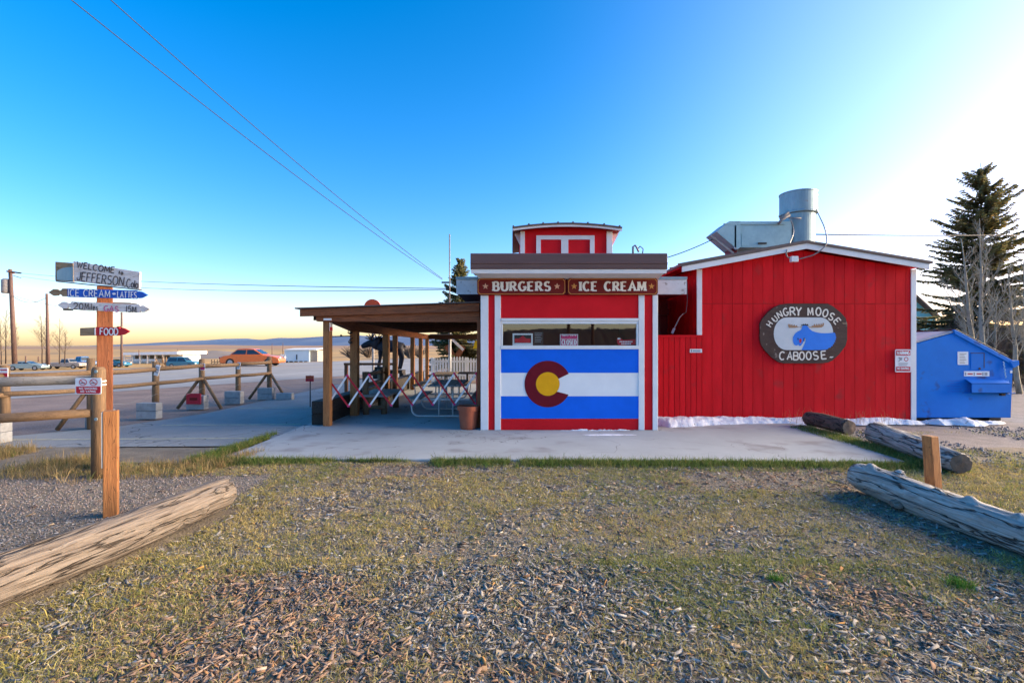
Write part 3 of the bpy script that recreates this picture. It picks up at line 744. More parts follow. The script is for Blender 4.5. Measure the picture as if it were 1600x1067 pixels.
m_ = MB()
m_.pbox(1079.6, 1081.6, 546.4, 550, YL - .010, .002)
for k in range(6): m_.pbox(1083 + k * 2, 1084.4 + k * 2, 547, 549.6, YL - .010, .002)
m_.build('print', 'print_grey', pl_)
tool = thing('awning_pole', 'white handled pole hanging in the dark red recess', 'pole', P(1055, 520, 11.0))
MB().tube([P(1073.5, 440, 10.9), P(1074, 470, 10.9), P(1072, 488, 10.9), P(1068, 491, 10.95)], .008, 6).build('cord', 'conduit', tool)
MB().tube([P(1068, 490, 10.95), P(1062, 496, 11.0), P(1053.5, 513, 11.05)], .012, 8).build('shaft', 'steel_white', tool)
MB().tube([P(1053.5, 513, 11.05), P(1050, 521, 11.05)], .03, 10).build('grip', 'white', tool)

# oval sign
YS = YB - .03
ms = thing('moose_sign', 'oval dark brown sign with blue moose reading HUNGRY MOOSE CABOOSE', 'sign', P(1256, 568, YS))
def pl3(pts, Y): return [P(a, b, Y) for a, b in pts]
outer = [(1187.5, 506), (1190, 500), (1199, 489), (1208, 481.5), (1219, 476), (1232, 474.6), (1294, 474.8), (1302, 479), (1314, 488.5), (1321.5, 497), (1323.8, 506), (1323.8, 531), (1321, 541), (1311, 554), (1301, 563), (1294, 566.5), (1284, 567.8), (1226, 567.8), (1217, 566), (1206, 558.5), (1195, 547), (1189.5, 539), (1187.5, 531)]
MB().prism(pl3(outer, YS), (0, .035, 0)).build('board', 'sign_brown', ms)
inner = [(a, b) for a, b in arc(1229, 521.5, 20, 25.4, 90, 270, 14)] + [(a, b) for a, b in arc(1282, 521.5, 20, 25.4, 270, 450, 14)]
MB().add(pl3(inner, YS - .003), [tuple(range(len(inner)))]).build('inner_panel', 'sign_inner', ms)
def zp(x, y): return (1170 + x * .11243, 460 + y * .11243)
mo = [(735, 480), (740, 450), (760, 432), (800, 432), (825, 450), (845, 480), (880, 508), (930, 525), (1000, 538), (1090, 540), (1170, 533), (1195, 535), (1205, 552), (1196, 560), (1216, 570), (1200, 582), (1220, 600), (1202, 612), (1213, 632), (1192, 640), (1204, 662), (1180, 668), (1188, 690), (1165, 694), (1168, 716), (1142, 722), (1140, 740), (1110, 742), (1100, 760), (1060, 768), (1000, 772), (900, 774), (735, 772), (765, 710), (785, 665), (792, 625), (780, 610), (765, 650), (745, 690), (725, 715), (705, 716), (690, 700), (665, 712), (640, 705), (622, 680), (612, 640), (616, 590), (640, 550), (680, 515), (722, 498)]
MB().add(pl3([zp(*q) for q in mo], YS - .006), [tuple(range(len(mo)))]).build('moose_body', 'moose_blue', ms)
for ant in ([(735, 460), (700, 455), (640, 465), (560, 466), (545, 440), (548, 405), (562, 425), (572, 405), (585, 432), (602, 410), (612, 438), (635, 418), (645, 442), (668, 425), (676, 448), (700, 452), (735, 450)],
            [(830, 455), (870, 463), (950, 464), (1010, 460), (1040, 440), (1048, 405), (1030, 392), (1020, 428), (1005, 398), (992, 432), (975, 402), (960, 434), (944, 404), (930, 436), (912, 408), (896, 438), (880, 430), (870, 452), (830, 447)]):
    MB().add(pl3([zp(*q) for q in ant], YS - .0065), [tuple(range(len(ant)))]).build('antler', 'moose_tan', ms)
MB().add(pl3([zp(*q) for q in [(725, 440), (732, 420), (750, 424), (760, 408), (775, 420), (790, 406), (805, 420), (822, 410), (832, 440), (780, 430)]], YS - .008), [tuple(range(10))]).build('forelock', 'print_black', ms)
for (pts, m) in (([(675, 610), (690, 605), (693, 630), (680, 635)], 'print_black'), ([(762, 606), (776, 602), (774, 650), (764, 652)], 'print_black'), ([(700, 640), (715, 610), (735, 625), (728, 670), (710, 680)], 'print_red')):
    MB().add(pl3([zp(*q) for q in pts], YS - .008), [tuple(range(len(pts)))]).build('face_mark', m, ms)
m_ = MB()
s1 = .11243 / FPX * YS
for ch, x, y, ang, h in (('H', 288, 412, 57, 78), ('U', 362, 340, 42, 80), ('N', 428, 282, 26, 88), ('G', 512, 245, 10, 100), ('R', 610, 238, 4, 112), ('Y', 692, 238, -3, 116),
                         ('M', 856, 240, 3, 106), ('O', 968, 240, -4, 108), ('O', 1065, 262, -16, 104), ('S', 1150, 310, -33, 98), ('E', 1228, 372, -52, 90)):
    q = P(*zp(x, y), YS - .004); ca, sa = math.cos(R(ang)), math.sin(R(ang))
    ux, uy = Vector((ca, 0, sa)), Vector((-sa, 0, ca))
    wd = h * .62 * s1 * (1.05 if ch == 'M' else 1)
    letters(None, ch, q - ux * wd / 2 - uy * h * s1 / 2, ux, uy, wd, h * s1, .19, part=('cream', ms))
for i, ch in enumerate('CABOOSE'):
    x = (462, 570, 655, 738, 832, 930, 1042)[i]; y = (852, 854, 856, 855, 852, 850, 842)[i]
    q = P(*zp(x, y), YS - .004); wd = 66 * s1; h = 108 * s1
    ux, uy = Vector((1, 0, (i - 3) * .03)).normalized(), Vector((-(i - 3) * .03, 0, 1)).normalized()
    letters(None, ch, q - ux * wd / 2 - uy * h / 2, ux, uy, wd, h, .18, part=('cream', ms))
ribbon(m_, [(0, 0), (2.0, 1.2), (3.0, 0.2), (5.5, 1.6)], 1.4, 1.4, P(1296.5, 558.8, YS - .004), XA * (YS / FPX), ZA * (YS / FPX), Vector((0, -1, 0)))
m_.build('signature', 'cream', ms)
m_ = MB(); m_.add(pl3([zp(*q) for q in [(1295, 395), (1365, 398), (1362, 414), (1310, 412)]], YS - .003), [(0, 1, 2, 3)]); m_.build('bare_wood_chip', 'planktan_x', ms)

# warning sign
ws = thing('warning_sign', 'red and white WARNING sign at the right corner of red building', 'sign', P(1411, 581, YS))
def rrect(a, b, c, d, r, n=4):
    o = []
    for (cx, cy, s) in ((b - r, c + r, 270), (b - r, d - r, 0), (a + r, d - r, 90), (a + r, c + r, 180)):
        o += [(cx + r * math.cos(R(s + 90 * i / n)), cy + r * math.sin(R(s + 90 * i / n))) for i in range(n + 1)]
    return o
MB().prism(pl3(rrect(1399, 1424, 546, 581.5, 2), YS), (0, .012, 0)).build('plate', 'paper', ws)
pbox('red_band', 'print_red', ws, 1400.5, 1422.5, 547.5, 555.5, YS - .003, .003)
pbox('red_band', 'print_red', ws, 1400.5, 1422.5, 573, 579.8, YS - .003, .003)
m_ = MB(); letters(m_, 'WARNING', P(1402, 554, YS - .005), XA, ZA, 19 / FPX * YS, 5 / FPX * YS, .24, gap=.3)
letters(m_, 'NO DUMPING', P(1402.3, 577.4, YS - .005), XA, ZA, 18.4 / FPX * YS, 3 / FPX * YS, .2, gap=.3); m_.build('lettering', 'paper', ws)
m_ = MB(); m_.add(pl3([(1404, 558), (1410, 559), (1409, 563), (1407, 563), (1405, 565), (1403, 565), (1406, 562), (1404, 560)], YS - .003), [tuple(range(8))])
for k in range(3): m_.pbox(1404, 1419 - k, 567.2 + k * 1.8, 568 + k * 1.8, YS - .003, .002)
m_.build('print', 'print_grey', ws)
ring_ = [P(a, b, YS - .003) for a, b in arc(1416, 561.3, 3.4, 3.4, 0, 345, 23)] + [P(a, b, YS - .003) for a, b in arc(1416, 561.3, 2.4, 2.4, 0, 345, 23)]
MB().add(ring_, [(i, (i + 1) % 24, 24 + (i + 1) % 24, 24 + i) for i in range(24)]).build('prohibition_ring', 'print_red', ws)

# exhaust on the roof
YE = 12.6
ex = thing('exhaust_vent', 'tall galvanized kitchen exhaust drum on the roof of red building', 'vent', (X(1247, YE), YE, 3.7))
c = (X(1247, YE), YE, 0); k1 = YE / FPX
zb, zm, zt = Z(392, YE), Z(336, YE), Z(303, YE)
MB().lathe(c, [(.02, zt - .05), (26 * k1 - .01, zt - .05), (26 * k1 - .01, zt), (26.6 * k1, zt), (26.6 * k1, zt - .03), (26 * k1, zt - .035), (26 * k1, zm + .05), (26.8 * k1, zm + .03), (26.8 * k1, zm), (23 * k1, zm - .02)], 40).build('drum', 'galv', ex, smooth=False)
MB().lathe(c, [(23 * k1, zb), (23 * k1, zm), (22.9 * k1, zm + .01)], 40).build('stack', 'galv', ex)
MB().box(c[0] - 23.5 * k1, c[0] - 21 * k1, YE - .3, YE - .26, zb, zm - .1).build('stack_flange', 'galv', ex)
q = P(1273, 305, YE - .15)
MB().obox(q, (.06, 0, 0), (0, .06, 0), (0, 0, .05)).build('motor_box', 'conduit', ex, .005)
mh = MB()
mh.tube([P(1216, 350, YE - .42), P(1222, 343, YE - .42), P(1234, 336, YE - .42)], .035, 8); mh.tube([P(1219, 343, YE - .42), P(1232, 332, YE - .42)], .03, 8)
mh.tube([P(1232, 341, YE - .42), P(1252, 341, YE - .42)], .015, 6)
mh.build('hinge', 'conduit', ex, smooth=True)
def cable(name, pts, r, parent, m='conduit', n=24, k=6):
    pts = [Vector(p) for p in pts]
    out = []
    for i in range(len(pts) - 1):                            # Catmull-Rom
        p0, p1, p2, p3 = pts[max(i - 1, 0)], pts[i], pts[i + 1], pts[min(i + 2, len(pts) - 1)]
        for j in range(k):
            t_ = j / k
            out.append(0.5 * ((2 * p1) + (p2 - p0) * t_ + (2 * p0 - 5 * p1 + 4 * p2 - p3) * t_ ** 2 + (3 * p1 - p0 - 3 * p2 + p3) * t_ ** 3))
    out.append(pts[-1])
    return MB().tube(out, r, 6).build(name, m, parent, smooth=True)
cable('cable', [P(1273, 310, YE - .2), P(1277, 330, 12.2), P(1288, 355, 11.4), P(1292, 375, 10.5), P(1288, 386, 10.34), P(1272, 398, 10.42), P(1248, 405, 10.48)], .014, ex)
cable('cable', [P(1236, 345, YE - .45), P(1240, 362, 12.0), P(1234, 380, 10.8), P(1229, 393, 10.36), P(1230, 401, 10.36), P(1237, 405, 10.45)], .014, ex)
hd = thing('air_intake_hood', 'galvanized rooftop air duct with slanted hood beside the exhaust drum', 'duct', (X(1175, YE), YE, 3.8))
MB().box(X(1148, YE), X(1226, YE), YE - .32, YE + .32, Z(391, YE), Z(351, YE)).build('duct_box', 'duct_teal', hd, .006)
MB().xz([(X(a, YE), Z(b, YE)) for a, b in ((1147.7, 351), (1131, 351), (1111, 367), (1143, 394), (1147.7, 390))], YE - .34, YE + .34).build('hood', 'duct_teal', hd)
MB().bar(P(1110, 368, YE - .36), P(1146, 396, YE - .36), .05, .03).build('hood_lip', 'conduit', hd)
pbox('seam', 'steel_white', hd, 1147.8, 1150.4, 353, 389, YE - .34, .02)
pbox('access_panel', 'duct_teal', hd, 1159, 1170, 365, 384, YE - .33, .012)
pbox('handle', 'iron', hd, 1185, 1198, 379, 381.5, YE - .345, .02)
pbox('top_flange', 'duct_teal', hd, 1131, 1226, 349.2, 351, YE - .345, .03)
MB().box(X(1138, YE), X(1146, YE), YE - .2, YE + .2, Z(402, YE), Z(391, YE)).build('curb', 'red_dark', hd)

# snow banked along the walls
def snowbank(name, pts, label):
    """pts: (x, y_centre, halfwidth, height) along the wall"""
    vs, fs = [], []
    m = 19
    dense = []
    for (a, b) in zip(pts, pts[1:]):
        n = max(2, int(abs(b[0] - a[0]) / .025))
        for i in range(n):
            t_ = i / n; dense.append(tuple(a[k] + (b[k] - a[k]) * t_ for k in range(4)))
    dense.append(pts[-1])
    for (x, yc, hw, h) in dense:
        hw *= 1 + .35 * fnoise(x, 0, 1.7, 2.2) + .15 * fnoise(x, 0, 7, 4); h *= 1 + .35 * fnoise(x, 1, 1.3, 5.5)
        for j in range(m):
            t_ = j / (m - 1) * 2 - 1
            zz = h * (1 - abs(t_) ** 2.2) + (.030 * fnoise(x, t_ * .3, 4.0, 7) + .022 * fnoise(x, t_ * .35, 13.0, 3) + .012 * abs(fnoise(x, t_ * .4, 31.0, 5))) * (1 - t_ ** 4) - .02
            vs.append((x + .03 * fnoise(x, t_, 6, 1), yc + t_ * hw, zz))
    for i in range(len(dense) - 1):
        for j in range(m - 1): fs.append((i * m + j, (i + 1) * m + j, (i + 1) * m + j + 1, i * m + j + 1))
    o = MB().add(vs, fs).build(name, 'snow', smooth=True)
    return tag(o, label, 'snow', kind='stuff')
snowbank('snow', [(2.88, 10.30, .22, .15), (3.2, 10.20, .42, .16), (3.7, 10.22, .40, .16), (4.3, 10.35, .30, .15), (4.9, 10.42, .22, .12), (5.6, 10.45, .20, .10), (6.5, 10.42, .22, .11), (7.6, 10.40, .22, .10), (8.4, 10.38, .20, .09), (8.75, 10.36, .12, .03)], 'bank of snow along the foot of the red wall')
snowbank('snow_patch', [(8.8, 10.42, .06, .02), (9.05, 10.35, .24, .10), (9.3, 10.36, .20, .08), (9.55, 10.30, .30, .13), (9.8, 10.30, .26, .09), (10.05, 10.33, .12, .04), (10.3, 10.36, .14, .05), (10.6, 10.4, .03, .01)], 'small broken snow patch in front of the dumpster')
fr = []
for i in range(26):
    a = 2 * math.pi * i / 26; r_ = 1 + .45 * fnoise(math.cos(a), math.sin(a), 2.2, 6)
    fr.append((X(940, 8.9) + .42 * r_ * math.cos(a) * (1.1 + .4 * math.cos(a)), 8.92 + .10 * r_ * math.sin(a), 0.004))
MB().add(fr, [tuple(range(26))]).build('frost_patch', 'snow')['kind'] = 'stuff'
snowbank('snow_strip', [(.85, 9.40, .02, .015), (1.2, 9.39, .035, .03), (1.9, 9.39, .03, .03), (2.4, 9.41, .02, .015)], 'thin strip of snow at the foot of the booth front')
# ================================================================== PAVILION
pv = thing('pavilion', 'open timber picnic shelter with flat brown roof beside the booth', 'shelter', (-2.3, 9.9, 0))
PXL = -3.72
post_y = [9.97, 11.44, 14.3, 15.4, 18.1, 19.7, 21.2]
for k, y in enumerate(post_y):
    h = 2.15 if k == 0 else 2.0 - .01 * k
    x_ = -3.80 if k == 0 else PXL
    s_ = .072 if k == 0 else (.088 if k in (1, 2) else .072)
    MB().box(x_ - s_, x_ + s_, y - s_, y + s_, 0, h).build('post', 'cedar_z', pv, .008)
MB().box(X(745.5, 9.75), X(750.6, 9.75), 9.72, 9.85, 0, 2.2).build('post', 'stain_z', pv, .006)
MB().prism([(-4.28, 9.75, 2.375), (-.66, 9.75, 2.505), (-.66, 9.75, 2.34), (-4.28, 9.75, 2.235)], (0, .045, 0)).build('fascia_board', 'stain_x', pv, .004)
MB().prism([(-3.98, 9.83, 2.30), (-.66, 9.83, 2.36), (-.66, 9.83, 2.125), (-3.98, 9.83, 2.142)], (0, .14, 0)).build('front_beam', 'stain_x', pv, .006)
MB().prism([(-3.82, 9.98, 2.30), (-3.82, 11.4, 2.2), (-3.82, 21.6, 2.13), (-3.82, 21.6, 1.93), (-3.82, 11.4, 1.985), (-3.82, 9.98, 2.14)], (.14, 0, 0)).build('side_beam', 'stain_y', pv, .006)
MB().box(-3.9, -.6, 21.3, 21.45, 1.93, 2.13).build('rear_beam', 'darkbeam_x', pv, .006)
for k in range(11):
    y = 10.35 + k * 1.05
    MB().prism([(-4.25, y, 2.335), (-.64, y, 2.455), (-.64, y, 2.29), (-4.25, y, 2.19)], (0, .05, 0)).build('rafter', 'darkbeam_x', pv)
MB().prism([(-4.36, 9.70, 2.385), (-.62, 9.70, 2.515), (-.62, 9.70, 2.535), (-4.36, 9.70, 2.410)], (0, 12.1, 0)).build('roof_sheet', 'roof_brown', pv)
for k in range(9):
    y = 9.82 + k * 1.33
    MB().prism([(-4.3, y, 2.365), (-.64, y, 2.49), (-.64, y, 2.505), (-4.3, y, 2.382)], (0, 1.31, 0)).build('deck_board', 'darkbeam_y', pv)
pbox('flashing', 'white', pv, 505.5, 517.5, 497.5, 500.5, 9.72, .02)
# scroll bracket on the second post
sb = thing('scroll_bracket', 'black wrought iron scroll bracket on the second shelter post', 'bracket', P(548, 535, 11.3))
m_ = MB(); YQ = 11.33
m_.tube([P(518, 526, YQ), P(549, 525, YQ)], .012, 6)
for (cx, cy, r) in ((546, 519, 3.2), (547, 534, 3.2), (533, 524, 1.4)):
    m_.tube([P(cx + (r * (1 - i / 26)) * math.cos(i * .5), cy + (r * (1 - i / 26)) * math.sin(i * .5), YQ) for i in range(20)], .010, 5)
m_.tube([P(546, 522, YQ), P(551, 519, YQ)], .012, 6); m_.tube([P(546, 531, YQ), P(551, 528, YQ)], .012, 6)
m_.build('scrolls', 'iron', sb, smooth=True)
nt_ = thing('post_notice', 'small red and white notice high on the front shelter post', 'notice', P(520, 517, 9.9))
MB().box(-3.724, -3.718, 9.86, 10.02, Z(517, 9.9), Z(504, 9.9)).build('card', 'paper', nt_)
MB().box(-3.7175, -3.7145, 9.865, 10.015, Z(516.5, 9.9), Z(511, 9.9)).build('red_panel', 'print_red', nt_)
# fairy-light strip under the roof
fx = thing('light_tube', 'thin white fluorescent tube fixture under the shelter roof', 'light', (-1.9, 14.0, 1.98))
MB().box(X(672, 15.2), X(707, 15.2), 15.15, 15.2, Z(523.3, 15.2), Z(522, 15.2)).build('tube', 'white', fx)

# railroad ties
def tie(label, x0, x1, y0, y1, z0, z1):
    o = MB().box(x0, x1, y0, y1, z0, z1).build('railroad_tie', 'tie_y', None, .018, seg=2)
    return tag(o, label, 'railroad tie', 'dark railroad ties edging the shelter')
tie('lower front railroad tie lying beside the front shelter post', -4.17, -3.89, 10.05, 12.5, 0, .235)
tie('upper front railroad tie stacked beside the front shelter post', -4.15, -3.86, 10.0, 12.45, .24, .50)
tie('lower middle railroad tie behind the front pair', -4.17, -3.89, 12.55, 15.0, 0, .235)
tie('upper middle railroad tie behind the front pair', -4.15, -3.86, 12.5, 14.9, .24, .50)
tie('lower rear railroad tie along the shelter edge', -4.17, -3.89, 15.05, 18.0, 0, .235)
tie('upper rear railroad tie along the shelter edge', -4.15, -3.86, 14.95, 18.0, .24, .50)
tie('railroad tie topping the far end of the edging', -4.15, -3.86, 18.1, 21.2, .02, .52)

# expanding barricade
YK = 10.0
ba = thing('barricade', 'red and white folding lattice barricade across the shelter opening', 'barricade', (X(630, YK), YK, 0))
tops = [(542.3, 587), (576.7, 585.8), (610.5, 585.8), (643.5, 585), (677.2, 584), (710, 583.5), (743.7, 584)]
bots = [(544, 634.6), (577.6, 634), (611, 633.5), (644, 632.4), (676, 632.4), (710, 631.7), (742.5, 631)]
def slat(a, b, m, dy, full=True):
    MB().bar(P(a[0], a[1], YK + dy), P(b[0], b[1], YK + dy), .036, .008).build('slat', m, ba)
slat((517.5, 598.5), bots[0], 'barrier_red', 0)
slat((517.5, 624.5), tops[0], 'white', .014)
for k in range(6):
    slat(tops[k], bots[k + 1], 'barrier_red', 0)
    slat(bots[k], tops[k + 1], 'white', .014)
for q in tops + bots:
    c_ = P(q[0], q[1], YK - .012)
    MB().disc((c_.x, c_.y, c_.z), .024, 0, 12, .03).build('pivot', 'print_pink', ba)
for k in range(6):
    (a, b), (c, d) = tops[k], bots[k + 1]
    c_ = P((a + c) / 2, (b + d) / 2, YK - .012); MB().disc((c_.x, c_.y, c_.z), .016, 0, 10, .03).build('pivot', 'print_pink', ba)
MB().box(X(744, YK), X(748, YK), YK - .02, YK + .03, Z(634, YK), Z(581, YK)).build('end_bar', 'barrier_red', ba)
# flower pot
pt = thing('flower_pot', 'terracotta flower pot standing at the left foot of the booth', 'pot', (X(732, 9.62), 9.62, 0))
MB().lathe((X(732, 9.62), 9.62, 0), [(.0, .0), (.155, 0), (.165, .02), (.198, .365), (.222, .37), (.226, .455), (.212, .46), (.205, .42), (0.0, .415)], 32).build('pot', 'terracotta', pt, smooth=False)
MB().lathe((X(732, 9.62), 9.62, 0), [(.204, .425), (.1, .44), (0, .435)], 20).build('soil', 'soil', pt)

# log bench
bn = thing('log_bench', 'rustic log bench with grey plank seat inside the shelter', 'bench', (X(588, 12.2), 12.2, 0))
for i, (px, Yb) in enumerate(((574, 11.6), (574, 12.9))):
    MB().tube([(X(572, 11.6), Yb, 0), (X(571, 11.6), Yb, 1.02 - .0 * i)], .075, 12).build('arm_post', 'pole_z', bn, smooth=True)
for (px, Yb) in ((600, 11.7), (600, 12.9)):
    MB().tube([(X(600, 11.7), Yb, 0), (X(600, 11.7), Yb, .43)], .075, 12).build('leg', 'pole_z', bn, smooth=True)
MB().box(X(558, 11.6), X(614, 11.9), 11.45, 13.1, .43, .48).build('seat', 'grey_y', bn, .006)
MB().tube([(X(572, 11.6), 11.6, .17), (X(602, 11.6), 11.6, .17)], .045, 10).build('stretcher', 'pole_x', bn, smooth=True)
for zz in (.7, .95):
    MB().tube([(X(571, 11.6), 11.55, zz), (X(571, 11.6), 13.0, zz)], .05, 10).build('back_rail', 'pole_y', bn, smooth=True)
# carved stump / dark column seen behind the bench
ck = thing('plank_stack', 'dark plank stand behind the log bench', 'stand', (X(592, 14.0), 14.0, 0))
for k in range(5):
    MB().box(X(586, 14), X(599, 14), 13.9, 14.25, .12 + k * .19, .27 + k * .19).build('plank', 'tie_x', ck, .006)

# picnic tables
def picnic_table(label, xc, y0, L, m_top):
    t = thing('picnic_table', label, 'picnic table', (xc, y0, 0), 'picnic tables in the shelter')
    for k in range(5):
        a = xc - .37 + k * .15
        MB().box(a, a + .142, y0, y0 + L, .72, .76).build('top_plank', m_top, t, .004)
    for s in (-1, 1):
        for k in range(2):
            a = xc + s * .70 - .14 + k * .145
            MB().box(a, a + .138, y0, y0 + L, .43, .465).build('seat_plank', m_top, t, .004)
    for yy in (y0 + .28, y0 + L - .28):
        pts = []
        pts += [(xc - .83, yy, .42), (xc - .80, yy, .30)]
        pts += [(xc - .62 - .17 * math.cos(R(a)), yy, .20 - .17 * math.sin(R(a))) for a in range(0, 91, 15)]
        pts += [(xc + .62 + .17 * math.sin(R(a)), yy, .20 - .17 * math.cos(R(a))) for a in range(0, 91, 15)]
        pts += [(xc + .80, yy, .30), (xc + .83, yy, .42)]
        MB().tube(pts, .021, 10).build('tube_frame', 'steel_white', t, smooth=True)
        for s in (-.16, .16):
            MB().tube([(xc + s, yy, .05), (xc + s, yy, .72)], .019, 8).build('upright', 'steel_white', t, smooth=True)
        MB().box(xc - .85, xc + .85, yy - .02, yy + .02, .40, .428).build('cross_bar', 'steel_white', t)
    for s in (-1, 1):
        MB().tube([(xc + s * .16, y0 + .28, .30), (xc + s * .05, y0 + .28 + .55, .70)], .012, 6).build('brace', 'steel_white', t, smooth=True)
    return t
picnic_table('grey plank picnic table with curved white tube legs behind the barricade', X(697, 11.15), 10.85, 1.85, 'grey_y')
picnic_table('weathered picnic table standing farther back in the shelter', X(690, 15.0), 14.6, 1.85, 'planktan_y')
bt = thing('patio_table', 'dark round patio table near the picket fence', 'table', (X(730, 16.5), 16.5, 0))
c_ = (X(730, 16.5), 16.5, 0)
MB().lathe(c_, [(0, .74), (.42, .74), (.43, .72), (.42, .70), (0, .70)], 24).build('top', 'iron', bt)
MB().lathe(c_, [(.035, .0), (.035, .70)], 12).build('pedestal', 'iron', bt)
MB().lathe(c_, [(0, .05), (.25, .03), (.26, 0)], 20).build('base', 'iron', bt)

# picket fence
YP = 22.2
pf = thing('picket_fence', 'white picket fence behind the shelter', 'fence', (-2.6, YP, 0))
def picket(x, y, h):
    MB().xz([(x, .04), (x + .085, .04), (x + .085, h - .07), (x + .0425, h), (x, h - .07)], y, y + .02).build('picket', 'white', pf)
n = 0; x = -3.72
while x < -.4:
    picket(x, YP, 1.12 - .04 * math.sin(n * .5)); x += .128; n += 1
for z in (.25, .88): MB().box(-3.75, -.35, YP + .022, YP + .06, z, z + .08).build('rail', 'white', pf)
for x in (-3.7, -2.1, -.5): MB().box(x, x + .09, YP + .062, YP + .15, 0, 1.1).build('post', 'white', pf)
# brown rail frame and small things by the shelter's far side
rf = thing('hitching_rail', 'brown wooden hitching rail beyond the shelter posts', 'rail', (X(560, 16.5), 16.5, 0))
for px in (541, 617): MB().box(X(px, 16.5) - .05, X(px, 16.5) + .05, 16.45, 16.55, -.03, .98).build('post', 'stain_z', rf, .005)
MB().box(X(538, 16.5), X(620, 16.5), 16.44, 16.56, .98, 1.06).build('top_rail', 'stain_x', rf, .005)
pw = thing('marker_post', 'short white marker post below the moose statue', 'post', P(594, 592, 24.5))
MB().box(X(591.5, 24.5), X(596, 24.5), 24.45, 24.55, -.05, Z(578, 24.5)).build('post', 'white', pw, .01)
MB().box(X(591.2, 24.5), X(596.3, 24.5), 24.43, 24.57, Z(578, 24.5), Z(578, 24.5) + .03).build('cap', 'white', pw)
wp = thing('flag_pole', 'slim white pole standing before the picket fence', 'pole', P(703, 600, 21.8))
MB().tube([P(703, 590, 21.8) * 1 + Vector((0, 0, -.4)), P(703, 520, 21.8)], .06, 10).build('pole', 'steel_white', wp, smooth=True)
ds = thing('diamond_board', 'brown diamond shaped wooden board hung on the small spruce', 'board', P(710, 560, 22.4))
c_ = P(711, 548, 23.0)
for a, b in (((698, 540), (711, 562)), ((711, 562), (724, 541))):
    MB().bar(P(a[0], a[1], 22.6), P(b[0], b[1], 22.6), .26, .03).build('plank', 'stain_x', ds)
MB().bar(P(706, 530, 22.55), P(724, 547, 22.55), .12, .03).build('cross_plank', 'boardwhite_x', ds)
ys = thing('yellow_sign', 'small yellow sign beside the booth behind the shelter', 'sign', P(744, 560, 21))
MB().prism([P(739, 545, 21), P(742, 533, 21), P(750, 531, 21), P(750, 544, 21)], (0, .03, 0)).build('panel', 'yellow', ys)
MB().tube([P(746, 545, 21.05), P(746, 598, 21.05)], .03, 8).build('post', 'stain_z', ys)

# ================================================================== MOOSE STATUE (life size, dark metal)
YM = 25.0
kM = YM / FPX
moo = thing('moose_statue', 'dark metal moose statue facing left beyond the shelter', 'statue', P(606, 578, YM))
def mp(px, py, dy=0.0): q = P(px, py, YM + dy); return (q.x, q.y, q.z)
V_, E_, Rr = [], [], []
def jv(p, r, link=None):
    V_.append(p); Rr.append(r); k = len(V_) - 1
    if link is not None: E_.append((link, k))
    return k
rump = jv(mp(621, 538.5), .36)
mid = jv(mp(610, 540), .40, rump)
sh = jv(mp(598, 538.5), .47, mid)
hump = jv(mp(595, 534), .30, sh)
nk = jv(mp(587.5, 537), .33, sh)
hdv = jv(mp(579.5, 535), .21, nk)
mz = jv(mp(571, 539), .16, hdv)
ns = jv(mp(564, 542.5), .135, mz)
bell = jv(mp(581, 543), .05, nk)
ear = jv(mp(584, 529.5, .12), .05, hdv)
for s in (-.17, .17):
    a = jv(mp(595, 548, s), .17, sh); b = jv(mp(594, 560, s), .085, a); c = jv(mp(591.5 + s * 6, 575, s), .06, b); jv(mp(590.5 + s * 6, 577.6, s), .085, c)
for s in (-.17, .17):
    a = jv(mp(624, 546, s), .21, rump); b = jv(mp(628 - s * 8, 558, s), .10, a); c = jv(mp(625.5 - s * 8, 573, s), .062, b); jv(mp(623.5 - s * 8, 577, s), .085, c)
tl = jv(mp(630, 538), .08, rump); jv(mp(634, 544), .05, tl)
me = bpy.data.meshes.new('body'); me.from_pydata(V_, E_, []); me.update()
mo_ = bpy.data.objects.new('body', me); col.objects.link(mo_)
md = mo_.modifiers.new('skin', 'SKIN'); md.use_smooth_shade = True
for i, v in enumerate(me.skin_vertices[0].data if me.skin_vertices else []): v.radius = (Rr[i], Rr[i])
if not me.skin_vertices:
    bm = bmesh.new(); bm.from_mesh(me); ly = bm.verts.layers.skin.verify()
    for i, v in enumerate(bm.verts): v[ly].radius = (Rr[i], Rr[i]); v[ly].use_root = (i == 2)
    bm.to_mesh(me); bm.free()
mo_.modifiers.new('sub', 'SUBSURF').levels = 2; mo_.modifiers['sub'].render_levels = 2
me.materials.append(MATS['bronze_dark']); adopt(mo_, moo)
for s in (-1, 1):
    an = MB()
    b0 = Vector(mp(580, 531, s * .08))
    palm = [b0, b0 + Vector((.12, s * .35, .05)), b0 + Vector((.22, s * .62, .12))]
    an.tube(palm, [.05, .07, .05], 7)
    for k, (f, dx, dz) in enumerate(((.25, -.30, .06), (.5, -.24, .16), (.7, -.12, .22), (.9, .06, .24), (1.0, .2, .18))):
        q = palm[0].lerp(palm[2], f); an.tube([q, q + Vector((dx * .6, s * .10, dz * .6)), q + Vector((dx, s * .14, dz))], [.04, .032, .012], 6)
    an.build('antler', 'bronze_dark', moo, smooth=True)
pl = thing('statue_plinth', 'low dark timber plinth under the moose statue', 'plinth', P(607, 590, YM))
zt_ = Z(578, YM)
for k in range(4): MB().box(X(586, YM), X(631, YM), YM - .4 + k * .2, YM - .21 + k * .2, zt_ - .16, zt_).build('deck_plank', 'tie_x', pl, .006)
for px in (588, 608, 629):
    MB().box(X(px, YM) - .1, X(px, YM) + .1, YM - .3, YM + .3, -.07, zt_ - .16).build('leg', 'tie_z', pl)

